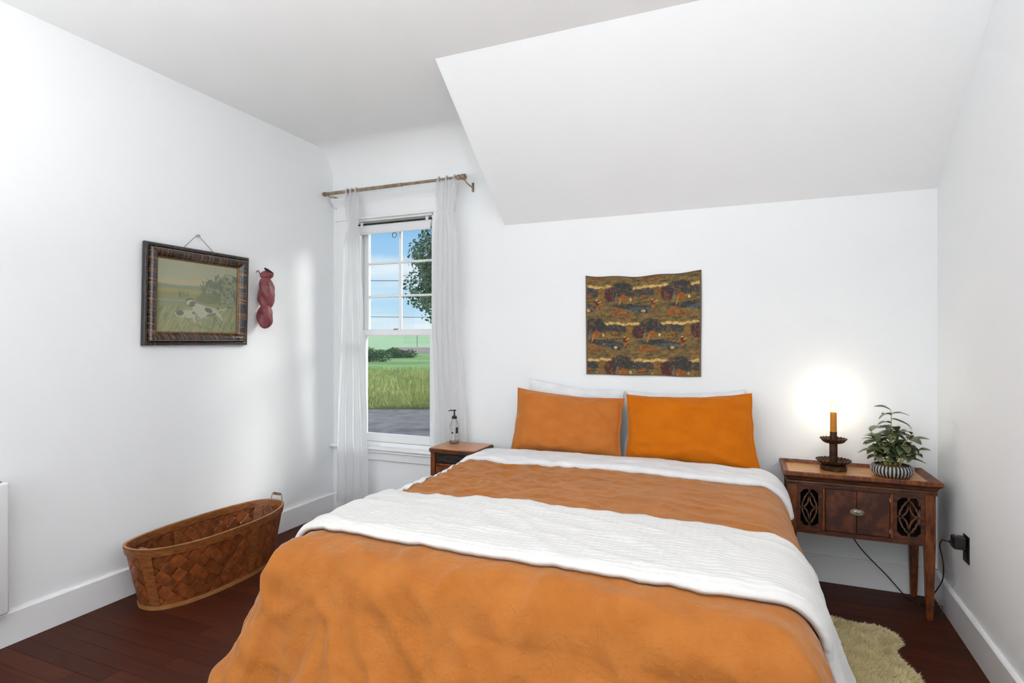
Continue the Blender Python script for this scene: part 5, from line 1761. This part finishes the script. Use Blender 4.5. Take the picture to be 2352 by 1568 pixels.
# ------------------------------------------------------------------ tapestry
P = Paint(264, 236)
u, v = P.u, P.v
n1 = fnoise(u * 26, v * 60, 31); n2 = fnoise(u * 70, v * 70, 44)
olive = L3(128, 106, 68); olive2 = L3(100, 92, 68); navy = L3(64, 68, 70); cream = L3(222, 184, 116); plum = L3(84, 56, 58); rust_ = L3(160, 92, 46); gold = L3(140, 106, 58); red_ = L3(118, 44, 32)
P.c[:] = olive
P.put(sstep(0.45, 0.6, n1) * 0.8, L3(140, 114, 70))
P.put((1 - sstep(0.35, 0.48, n1)) * 0.7, olive2)
ROW = 0.37
for r_ in range(-1, 4):
    sh = 0.33 if r_ % 2 == 0 else 0.085
    y0 = 0.105 + (r_) * ROW
    for c_ in range(-1, 3):
        x0 = sh + c_ * 0.495
        uu = u; vv = v
        # hills under the clouds
        loc = (u > x0 - 0.25) & (u <= x0 + 0.25)
        hill = sstep(0, 0.012, v - (y0 + 0.018 + 0.012 * np.sin((u - x0) * 24))) * (1 - sstep(0.085, 0.115, v - y0 + 0.03 * (n1 - 0.5)))
        P.put(hill * loc * 0.9, navy)
        P.put(hill * loc * sstep(0.58, 0.72, n2) * 0.7, L3(96, 100, 100))
        # scalloped cloud band
        for k in range(9):
            P.blob(x0 - 0.235 + k * 0.055, y0 + 0.006 + 0.006 * math.sin(k * 2.2 + r_), 0.030, 0.015, cream, soft=0.15)
        # water
        P.blob(x0 + 0.10, y0 + 0.205, 0.20, 0.030, navy, 0.08, 0.2, 0.25, 3)
        P.blob(x0 + 0.16, y0 + 0.225, 0.10, 0.018, L3(84, 96, 104), 0.05, 0.3, 0.5, 5)
        # rust banks and bushes
        P.blob(x0 - 0.07, y0 + 0.27, 0.035, 0.022, rust_, 0, 0.3, 0.4, 7)
        P.blob(x0 + 0.02, y0 + 0.285, 0.05, 0.010, L3(150, 80, 40), 0, 0.3, 0.5, 9)
        P.blob(x0 - 0.02, y0 + 0.23, 0.032, 0.016, rust_, 0.4, 0.3, 0.4, 11)
        P.blob(x0 + 0.19, y0 + 0.25, 0.05, 0.02, navy, 0.1, 0.3, 0.6, 13)
        P.blob(x0 + 0.185, y0 + 0.245, 0.016, 0.014, cream, 0, 0.3, 0.4, 14)
        # trees
        P.blob(x0 - 0.185, y0 + 0.075, 0.032, 0.065, gold, 0, 0.15, 0.25, 15)
        P.blob(x0 - 0.105, y0 + 0.085, 0.056, 0.072, plum, 0, 0.12, 0.15, 17)
        P.put((1 - sstep(0.8, 1.0, np.hypot((u - x0 + 0.105) / 0.056, (v - y0 - 0.085) / 0.072))) * sstep(0.62, 0.72, n2) * 0.6, L3(120, 80, 72))
        P.blob(x0, y0 + 0.025, 0.100, 0.070, navy, 0, 0.12, 0.25, 19)
        P.put((1 - sstep(0.85, 1.0, np.hypot((u - x0) / 0.10, (v - y0 - 0.025) / 0.07))) * sstep(0.58, 0.70, n2) * 0.8, L3(120, 84, 58))
        P.stroke([(x0 - 0.045, y0 + 0.075), (x0 - 0.06, y0 + 0.13), (x0 - 0.04, y0 + 0.16)], 0.007, L3(120, 112, 104))
        P.blob(x0 + 0.012, y0 + 0.115, 0.030, 0.034, rust_, 0, 0.2, 0.35, 21)
        P.stroke([(x0 - 0.03, y0 + 0.19), (x0 - 0.012, y0 + 0.12)], 0.006, L3(206, 140, 72))
        P.blob(x0 + 0.11, y0 + 0.11, 0.018, 0.022, gold, 0, 0.2, 0.3, 23)
        P.blob(x0 + 0.075, y0 + 0.125, 0.010, 0.016, cream, 0, 0.3, 0.3, 25)
        P.blob(x0 + 0.185, y0 + 0.10, 0.026, 0.016, rust_, 0, 0.2, 0.3, 27)
        P.stroke([(x0 + 0.14, y0 + 0.13), (x0 + 0.24, y0 + 0.115)], 0.004, L3(40, 40, 40))
        P.stroke([(x0 + 0.06, y0 + 0.175), (x0 + 0.26, y0 + 0.155)], 0.004, L3(44, 46, 46))
        # small red-coated angler
        P.blob(x0 + 0.27, y0 + 0.17, 0.018, 0.028, red_, 0, 0.2, 0.15, 29)
        P.blob(x0 + 0.27, y0 + 0.212, 0.014, 0.020, L3(176, 104, 48), 0, 0.2, 0.2, 31)
        P.blob(x0 + 0.266, y0 + 0.138, 0.008, 0.008, cream)
        P.stroke([(x0 + 0.278, y0 + 0.165), (x0 + 0.305, y0 + 0.15)], 0.005, cream)
        for k in range(3):
            P.stroke([(x0 - 0.16 + k * 0.12, y0 + 0.31 + 0.012 * k), (x0 - 0.10 + k * 0.12, y0 + 0.305 + 0.012 * k)], 0.004, L3(50, 54, 50))
weave = ((np.arange(P.nx)[None, :] + np.arange(P.ny)[:, None]) % 2)
n3 = fnoise(u * 120, v * 110, 71, 2); n4 = fnoise(u * 40, v * 46, 83, 3)
P.put(sstep(0.60, 0.72, n4) * (P.v > 0.0) * 0.45, L3(150, 110, 62))
P.put((1 - sstep(0.30, 0.42, n4)) * 0.45, L3(70, 66, 60))
P.c = P.c * (0.72 + 0.10 * weave[..., None] + 0.75 * (n3[..., None] - 0.25) * 0.9)
P.put(((u < 0.012) | (u > 0.988)).astype(float), L3(112, 96, 80))
P.put(((v < 0.010) | (v > 0.992)).astype(float), L3(96, 78, 60))
tp = thing('tapestry', 'woven autumn landscape tapestry pinned to the wall above the pillows', 'tapestry', (-0.625, D - 0.004, 1.18))
M['tapestry'] = colattr_mat('tapestry_cloth', rough=0.85, spec=0.1, bump=0.5, bscale=350, sheen=0.2)
def tap(a, b):
    xl_, xr_ = -1.0 + 0.006 * b, -0.252 + 0.002 * math.sin(b * 5)
    x = xl_ + (xr_ - xl_) * a
    zt = 1.848 - 0.022 * math.sin(math.pi * a) * (1 - 0.3 * a) - 0.004 * math.sin(a * 17)
    zb = 1.178 + 0.002 * math.sin(a * 13)
    z = zt + (zb - zt) * b
    y = D - 0.007 - 0.004 * (0.5 + 0.5 * math.sin(a * 9 + b * 3)) - 0.004 * b * (0.5 + 0.5 * math.sin(a * 15))
    return (x, y, z)
to = colour_sheet('cloth', M['tapestry'], tp, P, tap, 0.002)
solidify(to, 0.0025, 0)
hm = MB()
rf = random.Random(2)
for k in range(110):
    a = k / 109
    for b, dz in ((0.0, 1), (1.0, -1)):
        p = Vector(tap(a, b))
        hm.tube([p, p + Vector((rf.uniform(-.003, .003), -0.001, dz * rf.uniform(0.0005, 0.0028)))], 0.0008, 4)
    if k < 90:
        for a_, dx in ((0.0, -1), (1.0, 1)):
            p = Vector(tap(a_, k / 89))
            hm.tube([p, p + Vector((dx * rf.uniform(0.0005, 0.0025), -0.001, rf.uniform(-.002, .002)))], 0.0008, 4)
M['fringe'] = pmat('fringe', lin(120, 104, 84), rough=0.9)
hm.build('frayed_edge', M['fringe'], tp)
for a in (0.0, 1.0):
    p = Vector(tap(0.008 + a * 0.984, 0.012))
    MB().lathe([(0.0, 0.0), (0.004, 0.001), (0.004, 0.002), (0.0, 0.003)], (0, 0, 0), 10)
    pn = MB().lathe([(0.0, 0.0), (0.004, 0.0), (0.003, 0.002), (0.0, 0.0028)], n=10)
    pn.v = [(p.x + x, p.y - 0.002 - z, p.z + yv) for x, yv, z in pn.v]
    pn.build('pin', M['dark_metal'], tp, smooth=True)

# ------------------------------------------------------------------ curtain rod and curtains
RY, RZ = 3.590, 2.582
rod = thing('curtain_rod', 'bronze telescopic curtain rod above the window', 'curtain rod', (-2.52, RY, RZ))
rx0, rx1 = -3.118, -1.905
def tube_x(x0, x1, r, n=16):
    return MB().tube([(x0, RY, RZ), (x1, RY, RZ)], r, n)
tube_x(rx0, -2.38, 0.0135).build('outer_tube', M['bronze'], rod, smooth=True)
tube_x(-2.385, rx1, 0.0110).build('inner_tube', M['bronze'], rod, smooth=True)
MB().tube([(rx0 - 0.012, RY, RZ), (rx0 - 0.010, RY, RZ), (rx0 - 0.002, RY, RZ), (rx0 + 0.012, RY, RZ), (rx0 + 0.014, RY, RZ)], [0.010, 0.0165, 0.018, 0.018, 0.0145], 16).build('end_cap', M['bronze'], rod, smooth=True)
fin = MB()
pts = [rx1 - 0.015 + 0.01 * k for k in range(9)]
fin.tube([(x_, RY, RZ) for x_ in pts], [0.0135, 0.020, 0.0215, 0.015, 0.020, 0.0225, 0.019, 0.022, 0.008], 14)
fin.build('finial', M['bronze'], rod, smooth=True)
for bx_ in (-3.075, rx1 + 0.045):
    b = MB()
    b.box((bx_ - 0.010, D - 0.005, RZ - 0.075), (bx_ + 0.010, D, RZ - 0.005), 0.002) if bx_ > -2.2 else b.box((bx_ - 0.008, D - 0.075, 2.5625), (bx_ + 0.008, D - 0.02, 2.566), 0.001)
    zz = RZ - 0.045 if bx_ > -2.2 else 2.57
    b.tube(spline([(bx_, D - 0.004 if bx_ > -2.2 else D - 0.03, zz), (bx_, RY + 0.06, zz + (0.01 if bx_ > -2.2 else 0.0)), (bx_, RY + 0.012, RZ - 0.022), (bx_, RY - 0.014, RZ - 0.016), (bx_, RY - 0.018, RZ + 0.002)], 4), 0.005, 8)
    b.build('bracket', M['bronze'], rod, smooth=True)

M['sheer'] = sheermat('white_voile', lin(240, 240, 241), 0.16, 0.45)
def curtain(label, top, bot, z_hem, folds, seed, amp, pinch=None, back=0.0):
    """top/bot: (x0, x1) at rod and hem"""
    root = thing('curtain', label, 'curtain', ((bot[0] + bot[1]) / 2, RY, z_hem), 'curtains')
    m = MB()
    zt = RZ - 0.005
    nu, nv = 90, 90
    def fn(s, t):                                # t = 0 at the top
        z = zt + (z_hem - zt) * t
        k = smooth(0.0, 1.0, t) * 0.45 + 0.55 * t ** 0.55
        x0 = top[0] + (bot[0] - top[0]) * k
        x1 = top[1] + (bot[1] - top[1]) * k
        if pinch:
            w = math.exp(-((t - pinch[0]) / 0.035) ** 2) * pinch[1]
            c = x0 + (x1 - x0) * pinch[2]
            x0 += (c - x0) * w; x1 += (c - x1) * w
        wob = 0.12 * mnoise.noise(Vector((s * 2, t * 3, seed)))
        ph = 2 * math.pi * folds * (s + wob * 0.25) + seed
        a = amp * (0.45 + 0.55 * t) * (0.7 + 0.5 * mnoise.noise(Vector((s * 3 + seed, t * 1.2, 0))))
        bk_ = smooth(0.35, 0.78, t)
        a *= 1 - (0.7 * bk_ if back else 0)
        y = RY - 0.004 + back * bk_ + a * math.sin(ph) + 0.010 * mnoise.noise(Vector((s * 6, t * 9, seed + 3)))
        x = x0 + (x1 - x0) * (s + 0.018 * math.sin(ph * 2)) + 0.006 * mnoise.noise(Vector((s * 4, t * 5, seed + 8)))
        return (x, y, z)
    m.grid(fn, nu, nv)
    m.build('voile', M['sheer'], root, smooth=True, angle=None)
    hemb = MB()
    hemb.grid(lambda s, t: tuple(Vector(fn(s, 1 - 0.025 * t)) + Vector((0, -0.0025, 0))), nu, 3)
    hemb.build('hem', M['sheer'], root, smooth=True, angle=None)
    M_tie = M['sheer']
    for q in (0.12, 0.5, 0.88):
        xc = top[0] + (top[1] - top[0]) * q
        lp = []
        for k in range(17):
            a = 2 * math.pi * k / 16
            lp.append((xc + 0.004 * math.sin(a), RY + 0.020 * math.cos(a), RZ + 0.022 * math.sin(a) - 0.003))
        MB().tube(lp, 0, flat=(0.012, 0.002, (1, 0.01, 0))).build('tie_loop', M['tie'], root, smooth=True)
        tail = spline([(xc + 0.004, RY - 0.021, RZ), (xc + 0.012, RY - 0.030, RZ - 0.03), (xc - 0.004, RY - 0.032, RZ - 0.09), (xc + 0.006, RY - 0.03, RZ - 0.14)], 4)
        MB().tube(tail, 0, flat=(0.009, 0.0015, (0.2, 1, 0))).build('tie_tail', M['tie'], root, smooth=True)
    return root
M['tie'] = sheermat('voile_tie', lin(238, 238, 239), 0.05, 0.35)
curtain('white sheer curtain panel on the left side of the window', (-2.905, -2.79), (-3.01, -2.70), 0.135, 4.0, 1.2, 0.028, (0.11, 0.35, 0.7))
curtain('white sheer curtain panel hanging behind the nightstand', (-2.085, -1.915), (-2.15, -1.875), 0.135, 5.0, 4.4, 0.022, (0.10, 0.25, 0.3), 0.078)

# ------------------------------------------------------------------ wall heater at the left edge
ht = thing('wall_heater', 'white flat panel heater on the left wall at the picture edge', 'heater', (XL, 1.2, 0.17))
MB().box((XL + 0.022, 0.55, 0.172), (XL + 0.085, 1.475, 0.765), 0.012, 3).build('panel', M['white_plastic'], ht, smooth=True, angle=30)
MB().box((XL + 0.003, 0.60, 0.22), (XL + 0.022, 1.43, 0.72), 0.002).build('wall_mount', M['grey_plastic'], ht)
MB().lathe([(0.0, 0.0), (0.020, 0.0), (0.020, 0.004), (0.016, 0.007), (0.0, 0.007)], (XL + 0.053, 1.438, 0.7652), 24).build('dial', M['grey_plastic'], ht, smooth=True, angle=30)
MB().lathe([(0.0, 0.007), (0.010, 0.007), (0.009, 0.012), (0.0, 0.012)], (XL + 0.053, 1.438, 0.7654), 18).build('dial_knob', M['white_plastic'], ht, smooth=True, angle=30)
vt = MB()
for k in range(18):
    vt.box((XL + 0.034, 0.66 + k * 0.04, 0.7650), (XL + 0.072, 0.685 + k * 0.04, 0.7665))
vt.build('vent_slots', M['grey_plastic'], ht)

# ------------------------------------------------------------------ sheepskin
rug = thing('sheepskin_rug', 'cream sheepskin rug on the dark floor beside the bed', 'rug', (0.38, 2.75, 0))
outl = [(0.02, 3.14), (0.20, 3.20), (0.36, 3.195), (0.46, 3.175), (0.52, 3.165), (0.60, 3.17), (0.645, 3.12), (0.655, 3.04), (0.615, 2.98), (0.61, 2.92), (0.63, 2.84), (0.655, 2.74), (0.635, 2.62), (0.59, 2.52), (0.60, 2.40), (0.62, 2.28), (0.56, 2.16), (0.40, 2.12), (0.24, 2.14), (0.10, 2.2)]
oc = spline([(a, b, 0) for a, b in outl + outl[:1]], 5)[:-1]
cen = Vector((0.33, 2.68, 0))
hd = MB()
n = len(oc)
oc2 = [cen + (p - cen) * 0.985 for p in oc]
hd.add([(p.x, p.y, 0.001) for p in oc2] + [(p.x, p.y, 0.012) for p in oc2] + [(cen.x, cen.y, 0.016)],
       [tuple(range(n - 1, -1, -1))] + [(k, (k + 1) % n, n + (k + 1) % n, n + k) for k in range(n)] + [(n + k, n + (k + 1) % n, 2 * n) for k in range(n)])
M['hide'] = pmat('sheep_hide', lin(240, 230, 192), rough=0.9)
M['fleece'] = sheermat('fleece', lin(250, 238, 196), 0.0, 0.42)
hd.build('hide', M['hide'], rug)
def in_poly(x, y):
    c = False
    for i in range(len(oc)):
        a, b = oc[i], oc[(i + 1) % len(oc)]
        if (a.y > y) != (b.y > y) and x < (b.x - a.x) * (y - a.y) / (b.y - a.y) + a.x:
            c = not c
    return c
rw = random.Random(77)
fm_ = MB()
def tuft(x, y, dx, dy, h, w):
    th = rw.uniform(0, 3.14)
    cx_, sy_ = math.cos(th) * w, math.sin(th) * w
    p1 = (x + dx * 0.45, y + dy * 0.45, 0.012 + h * 0.7)
    fm_.add([(x - cx_, y - sy_, 0.008), (x + cx_, y + sy_, 0.008), (p1[0] + cx_ * 0.8, p1[1] + sy_ * 0.8, p1[2]), (p1[0] - cx_ * 0.8, p1[1] - sy_ * 0.8, p1[2]),
             (x + dx, y + dy, 0.012 + h)], [(0, 1, 2, 3), (3, 2, 4)])
cnt = 0
while cnt < 30000:
    x, y = rw.uniform(0.0, 0.66), rw.uniform(2.12, 3.2)
    if x < 0.12 and y < 3.0:
        cnt += 1
        continue
    if not in_poly(x, y):
        continue
    cl = 1.6 * mnoise.noise(Vector((x * 16, y * 16, 0)))
    an = cl * 3.1 + rw.uniform(-0.5, 0.5)
    l = rw.uniform(0.010, 0.026)
    tuft(x, y, l * math.cos(an), l * math.sin(an), 0.026 + 0.008 * mnoise.noise(Vector((x * 9, y * 9, 5))) + rw.uniform(-0.006, 0.006), 0.0019)
    cnt += 1
for i in range(len(oc)):
    a, b = oc[i], oc[(i + 1) % len(oc)]
    for k in range(50):
        t = rw.random()
        p = a * (1 - t) + b * t
        o_ = (p - cen).normalized()
        j = rw.uniform(-0.7, 0.7)
        d = Vector((o_.x * math.cos(j) - o_.y * math.sin(j), o_.x * math.sin(j) + o_.y * math.cos(j), 0)) * rw.uniform(0.012, 0.034)
        tuft(p.x - o_.x * 0.008, p.y - o_.y * 0.008, d.x, d.y, rw.uniform(0.0, 0.022), 0.0022)
fl_ = fm_.build('fleece', M['fleece'], rug)
fl_['kind'] = 'stuff'
